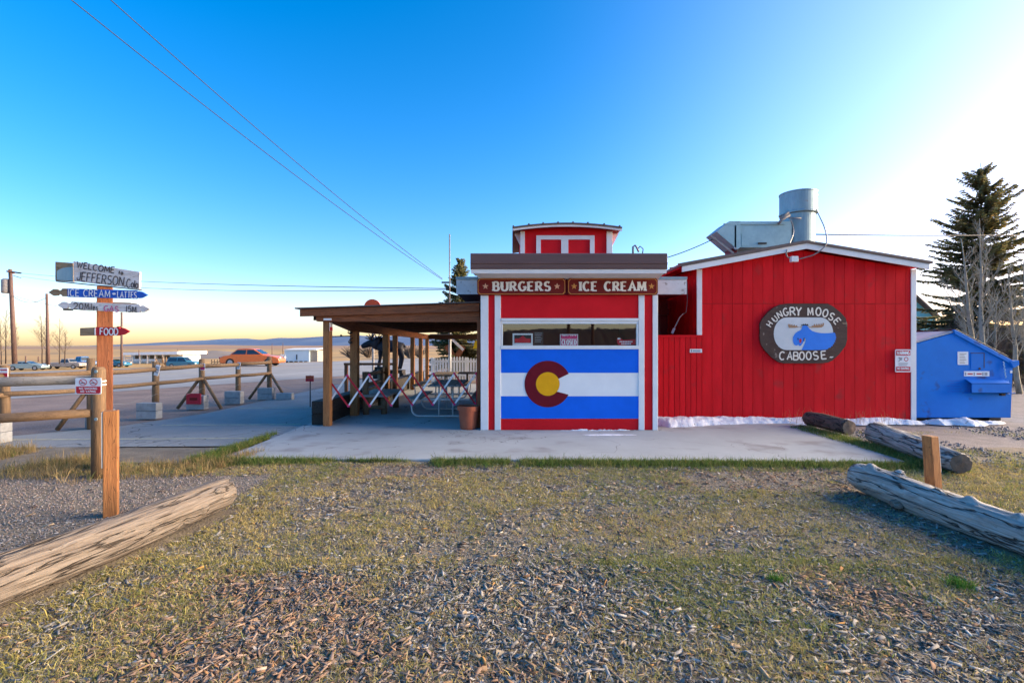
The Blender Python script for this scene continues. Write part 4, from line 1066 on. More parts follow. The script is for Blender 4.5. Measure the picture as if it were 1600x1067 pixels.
# ================================================================== LOG RAIL FENCE ON CONCRETE BLOCKS
ff = thing('rail_fence', 'log rail fence with A frame braces standing along the parking lot', 'fence', (-7.6, 11, 0))
fposts = [(8, 685, 603), (143, 668, 560), (243, 650, 565), (316, 636, 561), (372, 628, 567), (421, 621.5, 557.5)]
pts_ = []
for k, (px, pb_, ptop) in enumerate(fposts):
    g = G(px, pb_); pts_.append(g)
    top = Z(ptop, g.y) if k else 1.30
    top = max(top, 1.15)
    MB().tube([(g.x, g.y, -.04), (g.x + rng.uniform(-.02, .02), g.y, top)], [.075, .068], 12).build('post', 'pole_z', ff, smooth=True)
first = pts_[0] + (pts_[0] - pts_[1]) * 1.2
def ground_rail(z, r, dy):
    seq = [first] + pts_
    for k in range(0, len(seq) - 1):
        a, b = seq[k], seq[k + 1]
        a2, b2 = a + (b - a) * -.02 + Vector((dy, -.05, z + rng.uniform(-.015, .015))), b + (b - a) * .02 + Vector((dy, -.05, z + rng.uniform(-.015, .015)))
        mid_ = (a2 + b2) / 2 + Vector((0, 0, -.01))
        MB().tube([a2, mid_, b2], [r, r * .95, r * .9], 12).build('rail', 'pole_x', ff, smooth=True)
ground_rail(1.11, .055, .05)
ground_rail(.78, .047, .05)
for k in (1, 3, 5):
    g = pts_[k]
    for s in (-1, 1):
        MB().tube([(g.x + s * .03, g.y - .03, .80), (g.x + s * .58, g.y - .12, -.02)], .042, 10).build('brace', 'pole_z', ff, smooth=True)
names = ['grey concrete blocks under the log fence post at the left edge', 'grey concrete blocks behind the near round fence post', 'grey concrete blocks under the fence post right of the sign post', 'grey concrete blocks behind the small red sign', 'grey concrete blocks under the fence post before the last', 'grey concrete blocks under the last fence post by the road']
for k, g in enumerate(pts_):
    if k == 1: dy = .22
    bl = thing('concrete_block', names[k], 'concrete block', (g.x, g.y, 0), 'concrete blocks footing the log fence')
    w_ = .23
    for j in range(2):
        o = MB().box(g.x - w_, g.x + w_, g.y - .30 + (.0 if k != 1 else .4), g.y - .09 + (.0 if k != 1 else .4), -.03 + j * .185, .15 + j * .185).build('block', 'block', bl, .008)
g = G(446, 622)
bl = thing('concrete_block', 'single low concrete block at the foot of the last A frame brace', 'concrete block', (g.x, g.y, 0), 'concrete blocks footing the log fence')
MB().box(g.x - .2, g.x + .28, g.y - .2, g.y, -.03, .17).build('block', 'block', bl, .008)
# notices on the posts
def notice(label, px, yt, yb, k, m2, wpx=7.0, tilt=0.0):
    g = pts_[k]; Yn = g.y - .085
    t = thing('notice', label, 'notice', P(px, yb, Yn), 'paper notices on the fence posts')
    c = P(px, (yt + yb) / 2, Yn); hw, hh = wpx / 2 / FPX * Yn, (yb - yt) / 2 / FPX * Yn
    ux = Vector((math.cos(tilt), 0, -math.sin(tilt))); uz = Vector((math.sin(tilt), 0, math.cos(tilt)))
    MB().obox(c, ux * hw, Vector((0, .004, 0)), uz * hh).build('card', 'paper', t)
    if m2:
        MB().obox(c - uz * hh * .45 + Vector((0, -.006, 0)), ux * hw * .9, Vector((0, .001, 0)), uz * hh * .4).build('red_panel', m2, t)
        MB().obox(c + uz * hh * .6 + Vector((0, -.006, 0)), ux * hw * .8, Vector((0, .001, 0)), uz * hh * .12).build('print_line', m2, t)
    else:
        for q in (.55, .15, -.4):
            MB().obox(c + uz * hh * q + Vector((0, -.006, 0)), ux * hw * .7, Vector((0, .001, 0)), uz * hh * .09).build('print_line', 'print_grey', t)
notice('white and red notice on the leftmost fence post', 6, 575, 590, 0, 'print_red', 13)
notice('tilted white paper notice on the fence post right of the sign post', 245.5, 570, 587, 2, None, 7, .25)
notice('white and red notice on the A frame post above the small red sign', 316.5, 568, 578.5, 3, 'print_pink', 7.5)
notice('narrow white notice on the fence post before the last', 373, 566, 577, 4, None, 5, .15)
rs = thing('red_plate', 'small square red sign before the A frame fence post', 'sign', P(316, 631, 12.6))
q = pts_[3]
MB().box(q.x - .19, q.x + .19, q.y - .36, q.y - .345, .12, .40).build('plate', 'print_red', rs)
MB().box(q.x - .10, q.x + .10, q.y - .362, q.y - .3605, .22, .29).build('faded_print', 'sign_maroon', rs)
rp_ = thing('rope', 'thin grey rope strung along the log fence', 'rope', (pts_[2].x, pts_[2].y, .5))
rpts = []
for a, b in zip(pts_[1:], pts_[2:] + [Vector((-3.9, 9.98, 0))]):
    za, zb_ = .52, (.52 if b.x < -5 else .78)
    for j in range(8):
        t_ = j / 8; q = a.lerp(b, t_); rpts.append((q.x + .08, q.y - .09, za + (zb_ - za) * t_ - .12 * math.sin(math.pi * t_)))
MB().tube(rpts, .004, 5).build('line', 'conduit', rp_, smooth=True)
og = thing('hanging_plate', 'small orange and red plate hanging left of the shelter', 'sign', P(484, 596, 13.2))
pbox('plate', 'sign_orange', og, 477.5, 490, 587, 592, 13.2, .02); pbox('lower_plate', 'print_red', og, 477.5, 490, 592.1, 596, 13.2, .02)
MB().tube([P(484, 586.5, 13.21) + Vector((0, .03, .0)), (P(484, 586, 13.21)).xy.to_3d() + Vector((0, .03, -.03))], .015, 6).build('stake', 'iron', og)

# near round fence post with two rails running out of the frame
nf = thing('near_fence', 'near round fence post with two heavy log rails at left', 'fence', (X(154, 6.2), 6.2, 0))
xp = X(154, 6.2)
MB().tube([(xp, 6.2, -.05), (xp, 6.2, 1.34), (xp, 6.2, 1.375)], [.078, .074, .055], 16).build('post', 'pole_z', nf, smooth=True)
MB().tube([(xp - .02, 6.29, Z(592.5, 6.29)), (X(0, 6.15), 6.12, Z(597, 6.12)), (X(-260, 6.0), 6.0, Z(600, 6.0))], [.055, .062, .06], 14).build('rail', 'grey_x', nf, smooth=True)
MB().tube([(xp - .05, 6.16, Z(645, 6.16)), (X(0, 6.05), 6.0, Z(654, 6.0)), (X(-260, 5.9), 5.9, Z(664, 5.9))], [.055, .060, .06], 14).build('rail', 'pole_x', nf, smooth=True)
for py in (580.5, 655):
    MB().disc((X(149.5, 6.12), 6.118, Z(py, 6.12)), .02, 0, 12, .01).build('bolt', 'galv', nf)
for py in (595.5, 601):
    MB().lathe((xp, 6.2, Z(py, 6.2)), [(.0775, -.009), (.079, -.008), (.079, .008), (.0775, .009)], 20).build('wire_band', 'white', nf)
sm = thing('no_smoking_sign', 'white and red NO SMOKING NO VAPING sign on the near fence post', 'sign', P(137, 615, 6.08))
Yn = 6.085
MB().prism(pl3(rrect(117.5, 158, 590.5, 616, 2), Yn), (0, .006, 0)).build('plate', 'paper', sm)
MB().prism(pl3([(118.8, 603.8), (156.8, 603.8), (156.8, 613), (155, 614.8), (120.5, 614.8), (118.8, 613)], Yn - .003), (0, .002, 0)).build('red_band', 'print_red', sm)
m_ = MB(); letters(m_, 'NO SMOKING', P(124, 608.4, Yn - .005), XA, ZA, 27.5 / FPX * Yn, 2.9 / FPX * Yn, .24, gap=.35)
letters(m_, 'NO VAPING', P(126, 613, Yn - .005), XA, ZA, 23.5 / FPX * Yn, 2.9 / FPX * Yn, .24, gap=.35); m_.build('lettering', 'paper', sm)
for cx in (129.5, 146):
    r1, r2 = 6.2, 5.1
    vs = [P(a, b, Yn - .003) for a, b in arc(cx, 597.3, r1, 5.3, 0, 345, 23)] + [P(a, b, Yn - .003) for a, b in arc(cx, 597.3, r2, 4.3, 0, 345, 23)]
    MB().add(vs, [(i, (i + 1) % 24, 24 + (i + 1) % 24, 24 + i) for i in range(24)]).build('prohibition_ring', 'print_red', sm)
    MB().pbox(cx - 3.6, cx + 3, 598, 599.2, Yn - .0025, .001).build('cigarette', 'print_black', sm)
    MB().bar(P(cx - 4, 594, Yn - .004), P(cx + 4, 600.6, Yn - .004), .007, .001).build('slash', 'print_red', sm)

# ================================================================== WELCOME SIGN POST
YW = 6.62
wsn = thing('sign_post', 'tall brown timber post carrying the painted direction boards', 'post', (X(164, YW), YW, 0))
ca, sa = math.cos(R(38)), math.sin(R(38))
MB().prism([Vector((X(164, YW), YW, 0)) + Vector((.083 * (i * ca - j * sa), .083 * (i * sa + j * ca), -.05)) for i, j in ((-1, -1), (1, -1), (1, 1), (-1, 1))], (0, 0, 2.50)).build('post', 'stain_z', wsn, .006)
def board3(root, name, pts, m, t=.022, depth=YW - .14, slope=0.0, bevel=.003):
    """outline measured on the board's plane; slope = how much the right end swings away"""
    out = []
    for a, b in pts:
        Yb = depth + slope * (a - 164) / FPX * depth
        out.append(P(a, b, Yb))
    u = (out[1] - out[0]); nrm = Vector((slope, 1, 0)).normalized()
    return MB().prism(out, nrm * t).build(name, m, root, bevel), out
def board_text(root, s, x0, yb0, x1, yb1, hpx, m, depth, slope=0.0, thick=.13, gap=.3, wob=.03, off=.005, serif=0):
    d0, d1 = depth + slope * (x0 - 164) / FPX * depth, depth + slope * (x1 - 164) / FPX * depth
    a, b = P(x0, yb0, d0) , P(x1, yb1, d1)
    ux = (b - a); L_ = ux.length; ux.normalize()
    letters(None, s, a + Vector((0, -off, 0)), ux, ZA - ux * ux.z, L_, hpx / FPX * depth, thick, gap=gap, wob=wob, rng=rng, serif=serif, part=(m, root))
wb = thing('welcome_sign', 'tilted white board reading WELCOME TO JEFFERSON, Colo. on the sign post', 'sign', P(164, 450, YW))
D1 = YW - .17
board3(wb, 'back_board', [(86, 438.5), (114, 440.6), (114, 411.0), (86, 409)], 'planktan_x', .03, D1 + .035)
board3(wb, 'faded_panel', [(88.5, 437.5), (114, 439.4), (114, 417), (106, 417.5), (97, 419), (91, 422), (88.5, 424)], 'galv', .004, D1 + .028)
board3(wb, 'front_board', [(115, 439.5), (217.6, 451.8), (218.4, 425), (114.3, 408.2)], 'boardwhite_x', .03, D1)
board3(wb, 'bottom_edge', [(87, 440.2), (217.6, 453.6), (217.6, 452), (87, 438.7)], 'darkbeam_x', .05, D1 + .01)
board_text(wb, 'WELCOME', 120, 418.2, 178.5, 427.2, 9.5, 'paint_black', D1, thick=.16, gap=.28)
board_text(wb, 'to', 185.5, 428.2, 192, 429.2, 6, 'paint_black', D1, thick=.3, gap=.35)
board_text(wb, 'JEFFERSON,', 120.5, 438.0, 196, 447.6, 13.5, 'paint_black', D1, thick=.11, gap=.25)
board_text(wb, 'Colo', 197.8, 449.2, 215.6, 450.6, 13.0, 'paint_black', D1, thick=.11, gap=.2)

def arrow(x0, x1, yt, yb, hl, hr, tl=0.0):
    """double spade pointed board; hl/hr head lengths, tl = drop of the right end"""
    f = lambda a, b: (a, b + tl * (a - x0) / (x1 - x0))
    ym = (yt + yb) / 2; h = (yb - yt) / 2
    pts = []
    if hr:
        pts += [f(x1 - hr, yb), f(x1 - hr + 1.5, ym + h * .45), f(x1 - hr + 3, ym + h * .85), f(x1 - hr * .5, ym + h * .72), f(x1, ym), f(x1 - hr * .5, ym - h * .72), f(x1 - hr + 3, ym - h * .85), f(x1 - hr + 1.5, ym - h * .45), f(x1 - hr, yt)]
    else: pts += [f(x1, yb), f(x1, yt)]
    if hl:
        pts += [f(x0 + hl + 6, yt), f(x0 + hl + 4.5, yt + h * .35), f(x0 + hl + 1.5, ym - h * .35), f(x0 + hl - 1.5, ym - h * .8), f(x0 + hl * .5, ym - h * .85), f(x0, ym), f(x0 + hl * .5, ym + h * .85), f(x0 + hl - 1.5, ym + h * .8), f(x0 + hl + 1.5, ym + h * .35), f(x0 + hl + 4.5, yb - h * .35), f(x0 + hl + 6, yb)]
    else: pts += [f(x0, yt), f(x0, yb)]
    return pts
D2 = YW - .15
a1 = thing('blue_arrow_sign', 'blue pointed board reading ICE CREAM + LATTES on the sign post', 'sign', P(164, 467, YW))
board3(a1, 'left_tip', arrow(75, 105, 450.8, 463.2, 16, 0), 'planktan_x', .025, D2)
board3(a1, 'blue_board', arrow(105, 230, 450.8, 464.0, 0, 17, 3.5), 'arrow_blue', .025, D2)
board_text(a1, 'ICE CREAM', 107.5, 462.6, 172, 464.8, 10.6, 'paper', D2, thick=.13, gap=.30)
board_text(a1, '+', 175.5, 464.2, 181, 464.5, 10, 'paper', D2, thick=.2)
board_text(a1, 'LATTES', 184, 465.0, 213.5, 466.3, 9.6, 'paper', D2, thick=.14, gap=.25)
a2 = thing('white_arrow_sign', 'white pointed board reading 20 Miles GAS 15 M. on the sign post', 'sign', P(164, 490, YW))
board3(a2, 'board', arrow(89.5, 234, 470.2, 482.8, 16, 16, 6.5), 'boardwhite_x', .025, D2)
board_text(a2, '20', 115.5, 483.0, 130, 483.7, 9.6, 'paint_black', D2, thick=.14)
board_text(a2, 'Miles'.replace('M', 'M'), 133, 483.9, 153, 484.9, 10, 'paint_black', D2, thick=.12, gap=.42)
board_text(a2, 'GAS', 163, 486.2, 185, 487.2, 8.4, 'paint_pink', D2, thick=.2)
board_text(a2, '15', 197.5, 487.6, 205, 488.0, 9.6, 'paint_black', D2, thick=.14, gap=.4)
board_text(a2, 'M.', 207, 488.2, 215, 488.6, 9.4, 'paint_black', D2, thick=.14)
a2b = thing('back_arrow_board', 'bare brown pointed board behind the white gas arrow', 'sign', P(190, 478, YW))
board3(a2b, 'board', arrow(150, 219, 471.6, 478.6, 0, 15, 2), 'planktan_x', .025, YW + .12)
board3(a2b, 'tail', [(98, 485.0), (112, 485.4), (112, 482.6), (98, 482)], 'sign_brown', .025, D2 + .04)
a3 = thing('red_arrow_sign', 'red pointed board reading FOOD on the sign post', 'sign', P(164, 525, YW))
board3(a3, 'tail', [(124.6, 524.8), (149, 524.2), (149, 511.4), (124.6, 512.6)], 'planktan_x', .025, D2)
board3(a3, 'red_board', arrow(149, 202, 511.2, 524.4, 0, 16, 0), 'arrow_red', .025, D2)
board_text(a3, 'FOOD', 157, 523.2, 184.5, 523.2, 10.2, 'paper', D2, thick=.17, gap=.22)
pbox('white_band', 'paper', a3, 147.5, 149.3, 512.5, 523.5, D2 - .004, .003)
board3(a3, 'back_tip', [(183, 513), (192, 513), (189, 509.8), (182, 510)], 'planktan_x', .025, YW + .12)

# short timber posts by the logs
def short_post(label, px, w, ptop, Yp, rot, lean, h, plate_px, plate_side):
    root = thing('timber_post', label, 'post', (X(px, Yp), Yp, 0), 'short timber posts by the logs')
    ca, sa = math.cos(R(rot)), math.sin(R(rot))
    base = [Vector((X(px, Yp), Yp, -.05)) + Vector((w * (i * ca - j * sa), w * (i * sa + j * ca), 0)) for i, j in ((-1, -1), (1, -1), (1, 1), (-1, 1))]
    MB().prism(base, (lean, 0, h + .05)).build('post', 'cedar_z', root, .006)
    # aluminium plate on one face
    n = Vector((-ca, -sa, 0)) if plate_side < 0 else Vector((ca, sa, 0))
    tdir = Vector((-sa, ca, 0))
    c0 = Vector((X(px, Yp) + lean * .75, Yp, h * .72)) + n * (w + .006)
    MB().obox(c0, n * .004, tdir * w * .85, Vector((lean * .26, 0, h * .27))).build('plate', 'steel_white', root)
short_post('cedar timber post with a white side plate behind the left log', 173.5, .058, 641, 4.8, 33, 0.0, 1.005, 0, -1)
short_post('leaning cedar timber post with a white side plate behind the right log', 1461, .052, 680, 5.15, 12, -.055, .69, 0, 1)

# ================================================================== DUMPSTER
YU = 10.72
du = thing('dumpster', 'blue steel dumpster beside the right corner of red building', 'dumpster', (X(1510, YU), YU, 0))
dp = [(1424, 655), (1424, 539), (1490, 520.5), (1494, 520.5), (1572, 561), (1583, 570), (1583, 580), (1580, 656)]
dz = lambda b: max(Z(b, YU), .05)
MB().xz([(X(a, YU), dz(b)) for a, b in dp], YU, YU + 1.75).build('body', 'dumpster_blue', du, .012)
MB().prism([P(1490, 515.5, YU - .03), P(1493, 515.2, YU - .03), P(1590, 567, YU - .03), P(1588, 573, YU - .03), P(1493, 522.5, YU - .03)], (0, .06, 0)).build('rim_rail', 'dumpster_blue', du, .006)
MB().prism([P(1424, 534.5, YU), P(1490, 517, YU), P(1490, 519.5, YU), P(1424, 538, YU)], (0, 1.72, 0)).build('lid', 'dumpster_lid', du, .004)
MB().prism([P(1494, 513.5, YU + .02), P(1576, 556.5, YU + .02), P(1575, 559, YU + .02), P(1493, 516, YU + .02)], (0, 1.68, 0)).build('lid', 'plastic_black', du, .004)
for a in (1445, 1470): MB().box(X(a, YU), X(a + 16, YU), YU + .05, YU + .12, Z(517.5, YU), Z(515.5, YU)).build('hinge', 'plastic_black', du)
MB().prism([P(1579, 565, YU - .05), P(1592, 563, YU - .05), P(1593, 570, YU - .05), P(1584, 575, YU - .05)], (0, .10, 0)).build('hook', 'dumpster_blue', du)
# fork pocket: open-ended channel
YFK = YU - .16
fk = MB()
fk.box(X(1508, YU), X(1567, YU), YFK, YFK + .012, Z(613.5, YU), Z(598, YU))
fk.prism([(X(1508, YU), YFK, Z(598, YU)), (X(1567, YU), YFK, Z(598, YU)), (X(1567, YU), YU, Z(592, YU)), (X(1508, YU), YU, Z(592, YU))], (0, 0, -.012))
fk.prism([(X(1508, YU), YFK, Z(613.5, YU)), (X(1575, YU), YFK, Z(613.5, YU)), (X(1575, YU), YU, Z(614.5, YU)), (X(1508, YU), YU, Z(614.5, YU))], (0, 0, .012))
fk.prism([P(1567, 593, YU - .005), P(1578, 592, YU - .005), P(1578, 616, YU - .005), P(1567, 613, YU - .15)], (0, .012, 0))
fk.build('fork_pocket', 'dumpster_blue', du)
MB().box(X(1556, YU), X(1562, YU), YFK + .03, YFK + .09, Z(617.5, YU), Z(613.6, YU)).build('bracket', 'plastic_black', du)
for a in (1445, 1560): MB().box(X(a, YU), X(a + 18, YU), YU + .2, YU + 1.5, -.04, .052).build('skid', 'plastic_black', du)
pbox('placard', 'paper', du, 1496.5, 1513, 549.5, 570, YU - .006, .006)
m_ = MB()
for k in range(7): m_.pbox(1499.5, 1510 - (k * 3 % 4), 552.5 + k * 2.4, 553.2 + k * 2.4, YU - .008, .002)
m_.build('placard_print', 'planktan_x', du)
pbox('sticker', 'paper', du, 1506.5, 1546, 580, 588, YU - .006, .006)
m_ = MB()
for a in (1512, 1526): m_.pbox(a, a + 8, 583.2, 585.2, YU - .008, .002)
m_.build('sticker_print', 'print_red', du)
m_ = MB()
for a in (1508, 1521.5, 1535, 1538.5, 1541): m_.pbox(a, a + 1.8, 582, 586.6, YU - .008, .002)
m_.build('sticker_print', 'print_grey', du)
dr = MB(); dr.pbox(1517, 1538.5, 551.3, 552.3, YU - .010, .012); dr.pbox(1537.4, 1538.5, 552.4, 575, YU - .010, .012)
dr.build('door_edge', 'plastic_black', du)
pbox('side_door', 'dumpster_blue', du, 1517.5, 1537, 552.6, 577, YU - .008, .010)
MB().disc((X(1530, YU), YU - .015, Z(576, YU)), .025, 0, 10, .02).build('door_latch', 'plastic_black', du)
MB().tube([P(1567.5 + (i % 2) * 1.2 + i * .35, 565 + i * 2.6, YU - .03) for i in range(11)], .012, 6).build('chain', 'shed_blue', du)
pbox('tag', 'paper', du, 1578.5, 1582, 579, 583, YU - .006, .006)
m_ = MB()
for k in range(5):
    ribbon(m_, [(0, 0), (4 + k, .5), (9, -.4), (15 - k, .3), (20, 0)], .8, .8, P(1480 + (k % 2) * 4, 595 + k * 4.2, YU - .004), XA * (YU / FPX), ZA * (YU / FPX), Vector((0, -1, 0)))
m_.build('scribble', 'arrow_blue', du)
# ================================================================== WEATHERED LOGS
def log(label, a, b, ra_, rb_, m, knots=(), twist=0.0, seed=0.0, sag=0.0, split=False, nseg=70, nr=36, wobble=.06):
    a, b = Vector(a), Vector(b); L = (b - a).length
    vs, fs = [], []
    for i in range(nseg + 1):
        t = i / nseg; x = t * L
        r = ra_ + (rb_ - ra_) * t
        if t < .04: r *= .90 + .10 * (t / .04) ** .5
        if t > .96: r *= .88 + .12 * ((1 - t) / .04) ** .5
        cy = .035 * fnoise(x, 0, .7, seed + 1); cz = .025 * fnoise(x, 0, .8, seed + 5) - sag * math.sin(math.pi * t)
        for j in range(nr):
            th = 2 * math.pi * j / nr
            u, v_ = math.cos(th + twist * x), math.sin(th + twist * x)
            d = 1 + wobble * mnoise.noise(Vector((x * .9, u * 1.3 + seed, v_ * 1.3))) + wobble * .55 * mnoise.noise(Vector((x * 1.6, u * 4 + seed, v_ * 4)))
            g = abs(mnoise.noise(Vector((x * .5, u * 3.2 - seed, v_ * 3.2 + 4))))           # long drying checks
            if g < .05: d -= .13 * (1 - g / .05)
            for (kt, ka, kr, kh) in knots:
                dx = (x - kt * L) / kr; da = math.atan2(math.sin(th - ka), math.cos(th - ka)) * r / kr
                q = dx * dx + da * da
                if q < 4: d += kh / r * math.exp(-q * 1.6)
            vs.append((x, cy + math.cos(th) * r * d, cz + math.sin(th) * r * d))
    for i in range(nseg):
        for j in range(nr):
            fs.append((i * nr + j, i * nr + (j + 1) % nr, (i + 1) * nr + (j + 1) % nr, (i + 1) * nr + j))
    root = thing('log', label, 'log', a, 'logs lining the path and slab')
    zax = Vector((0, 0, 1)); xa_ = (b - a).normalized(); ya_ = zax.cross(xa_).normalized(); za_ = xa_.cross(ya_)
    M = Matrix((xa_, ya_, za_)).transposed().to_4x4(); M.translation = a
    o = MB().add(vs, fs).build('trunk', m, None, smooth=True)
    o.parent = root; o.matrix_parent_inverse = Matrix.Translation(-a); o.matrix_basis = M
    for e in (0, 1):
        idx = range(nr) if e == 0 else range(nseg * nr, nseg * nr + nr)
        ring = [Vector(vs[k]) for k in idx]
        c = sum(ring, Vector()) / nr + Vector((-.012 if e == 0 else .012, 0, 0))
        rv = [c]; rf = []
        for q in (.35, .7, 1.0):
            rv += [c.lerp(p, q) + Vector((.012 * fnoise(p.y * 9, p.z * 9, q, seed) * (0 if q == 1 else 1), 0, 0)) for p in ring]
        rf += [(0, 1 + j, 1 + (j + 1) % nr) for j in range(nr)]
        for k in range(2):
            rf += [(1 + k * nr + j, 1 + (k + 1) * nr + j, 1 + (k + 1) * nr + (j + 1) % nr, 1 + k * nr + (j + 1) % nr) for j in range(nr)]
        eo = MB().add(rv, rf).build('cut_end', 'log_end' if not m == 'log_tan' else 'log_tan', None)
        eo.parent = root; eo.matrix_parent_inverse = Matrix.Translation(-a); eo.matrix_basis = M
    return root
log('long pale weathered log lying at the lower left', (-3.52, 1.9, .15), (-2.95, 4.98, .135), .176, .156, 'log_tan', knots=((.86, 3.3, .05, .03), (.8, 3.7, .07, -.03), (.93, 2.6, .06, .02)), seed=2.0, nseg=110, nr=48, wobble=.05)
log('long twisted grey driftwood log lying at the lower right', (4.24, 2.2, .10), (4.06, 5.66, .115), .145, .165, 'log_grey', knots=((.62, 1.5, .06, .05), (.70, 1.2, .05, .04), (.85, 1.9, .06, .06), (.93, 1.3, .06, .05), (.58, 2.9, .07, .05), (.5, 1.4, .05, .04), (.45, 3.0, .07, .05)), twist=.5, seed=7.5, nseg=110, nr=48, wobble=.12)
log('thick grey log with a broken dark end beside the slab corner', (5.80, 6.25, .12), (6.26, 8.35, .16), .138, .19, 'log_grey', knots=((.35, 2.5, .06, .03),), seed=11.0, nseg=80, nr=40, wobble=.09)
log('short reddish brown bark log beside the snow', (6.18, 8.85, .15), (6.12, 10.0, .15), .142, .140, 'log_bark', seed=15.0, nseg=50, nr=36, wobble=.1)
def rock(label, c, r, seed):
    bm = bmesh.new(); bmesh.ops.create_icosphere(bm, subdivisions=3, radius=1)
    for v in bm.verts:
        k = 1 + .35 * mnoise.noise(v.co * 1.3 + Vector((seed, 0, 0))) + .1 * mnoise.noise(v.co * 4 + Vector((seed, 0, 0)))
        v.co = Vector((v.co.x * r[0] * k + c[0], v.co.y * r[1] * k + c[1], v.co.z * r[2] * k + c[2]))
    me = bpy.data.meshes.new('rock'); bm.to_mesh(me); bm.free()
    me.polygons.foreach_set('use_smooth', [True] * len(me.polygons)); me.materials.append(MATS['log_tan'])
    o = bpy.data.objects.new('rock', me); col.objects.link(o)
    return tag(o, label, 'rock', 'loose pale rocks')
g = G(1403, 792); rock('pale rock lying against the right driftwood log', (g.x, g.y, .03), (.07, .06, .05), 1)
rock('white rock at the bottom left corner of the yard', (-2.36, 2.26, -.0), (.05, .04, .035), 4)
g = G(1335, 672); rock('small white rock at the end of the bark log', (g.x + .1, g.y - .4, 0), (.07, .06, .05), 7)

# ================================================================== MULCH, GRASS, GRAVEL (stuff)
def vnoise(x, y, s, seed):
    """smooth value noise on arrays"""
    r = np.random.RandomState(seed); T = r.rand(64, 64)
    xs, ys = x * s + 100.0, y * s + 100.0
    xi, yi = np.floor(xs).astype(int), np.floor(ys).astype(int); fx, fy = xs - xi, ys - yi
    fx, fy = fx * fx * (3 - 2 * fx), fy * fy * (3 - 2 * fy)
    g = lambda a, b: T[a % 64, b % 64]
    return (g(xi, yi) * (1 - fx) + g(xi + 1, yi) * fx) * (1 - fy) + (g(xi, yi + 1) * (1 - fx) + g(xi + 1, yi + 1) * fx) * fy
def cover(x, y):
    """0 = bare mulch, 1 = grass"""
    n = .36 * vnoise(x, y, .75, 5) + .36 * vnoise(x, y, 2.1, 9) + .28 * vnoise(x, y, 5.5, 13)
    n = n + .10 * np.clip((y - 3.4) / 2.5, -0.9, .7)
    return np.clip((n - .385) / .20, 0, 1)
def yard_h(x, y):
    return np.array([yard_z(a, b) for a, b in zip(x, y)])
def raw_mesh(name, v, quads, cols, m):
    """v (n,3); quads list of arrays (k,3|4); point colours"""
    me = bpy.data.meshes.new(name)
    loops = np.concatenate([q.ravel() for q in quads]); sizes = np.concatenate([np.full(len(q), q.shape[1]) for q in quads])
    me.vertices.add(len(v)); me.vertices.foreach_set('co', v.astype(np.float32).ravel())
    me.loops.add(len(loops)); me.loops.foreach_set('vertex_index', loops.astype(np.int32))
    me.polygons.add(len(sizes)); st_ = np.concatenate([[0], np.cumsum(sizes)[:-1]])
    me.polygons.foreach_set('loop_start', st_.astype(np.int32))
    me.update(calc_edges=True)
    ca_ = me.color_attributes.new('Col', 'FLOAT_COLOR', 'POINT')
    c4 = np.ones((len(v), 4), np.float32); c4[:, :3] = cols
    ca_.data.foreach_set('color', c4.ravel())
    me.materials.append(MATS[m])
    o = bpy.data.objects.new(name, me); col.objects.link(o)
    return o
def pick(palette, weights, n):
    p = np.array(palette); w_ = np.array(weights, float); i = nrs.choice(len(p), n, p=w_ / w_.sum())
    return p[i] * nrs.uniform(.75, 1.2, (n, 1))
CUBE = np.array([(x, y, z) for x in (-1, 1) for y in (-1, 1) for z in (-1, 1)], float) * .5
CF = np.array([(0, 1, 3, 2), (4, 6, 7, 5), (0, 4, 5, 1), (2, 3, 7, 6), (0, 2, 6, 4), (1, 5, 7, 3)])
def chips(name, x, y, z, ln, wd, th, cols, m='chip_mat', tilt=.28):
    n = len(x)
    v = np.repeat(CUBE[None], n, 0) * np.stack([ln, wd, th], 1)[:, None, :]
    tp = nrs.uniform(.35, 1.0, (n, 2))                         # splintered, tapering ends
    v[:, 4:, 1] *= tp[:, :1]; v[:, :4, 1] *= tp[:, 1:]
    v += nrs.normal(0, 1, v.shape) * (wd * .12)[:, None, None]
    ya, pi_, ro = nrs.uniform(0, 2 * np.pi, n), nrs.normal(0, tilt, n), nrs.normal(0, tilt * 1.6, n)
    def rot(v, a, i, j):
        c, s = np.cos(a)[:, None], np.sin(a)[:, None]
        vi, vj = v[:, :, i].copy(), v[:, :, j].copy(); v[:, :, i] = vi * c - vj * s; v[:, :, j] = vi * s + vj * c
    rot(v, ro, 1, 2); rot(v, pi_, 0, 2); rot(v, ya, 0, 1)
    v += np.stack([x, y, z], 1)[:, None, :]
    q = (CF[None] + (np.arange(n) * 8)[:, None, None]).reshape(-1, 4)
    return raw_mesh(name, v.reshape(-1, 3), [q], np.repeat(cols, 8, 0), m)
def in_log(x, y):
    b = ((x > -3.45 + (y - 1.9) * .19 - .2) & (x < -3.45 + (y - 1.9) * .19 + .12) & (y < 5.0))
    b |= ((np.abs(x - 4.12) < .12) & (y < 5.7))
    return b
N1, N2 = 34000, 30000
x = np.concatenate([nrs.uniform(-4.2, 4.4, N1), nrs.uniform(-6.2, 7.0, N2)])
y = np.concatenate([nrs.uniform(1.5, 3.7, N1), nrs.uniform(3.6, 7.0, N2)])
left_gravel = (x < -3.1 + .25 * vnoise(x, y, 2, 4)) & (y > 4.7) & (y < 6.2) | (x < -3.55 + (y - 1.9) * .19) & (y <= 4.7)
keep = (nrs.rand(len(x)) < (1.0 - .50 * cover(x, y))) & ~in_log(x, y) & ~(left_gravel & (nrs.rand(len(x)) < .93)) & ~((x > 4.3) & (nrs.rand(len(x)) < .75)) & (y < 6.95)
x, y = x[keep], y[keep]; n = len(x)
big = nrs.rand(n) < .10
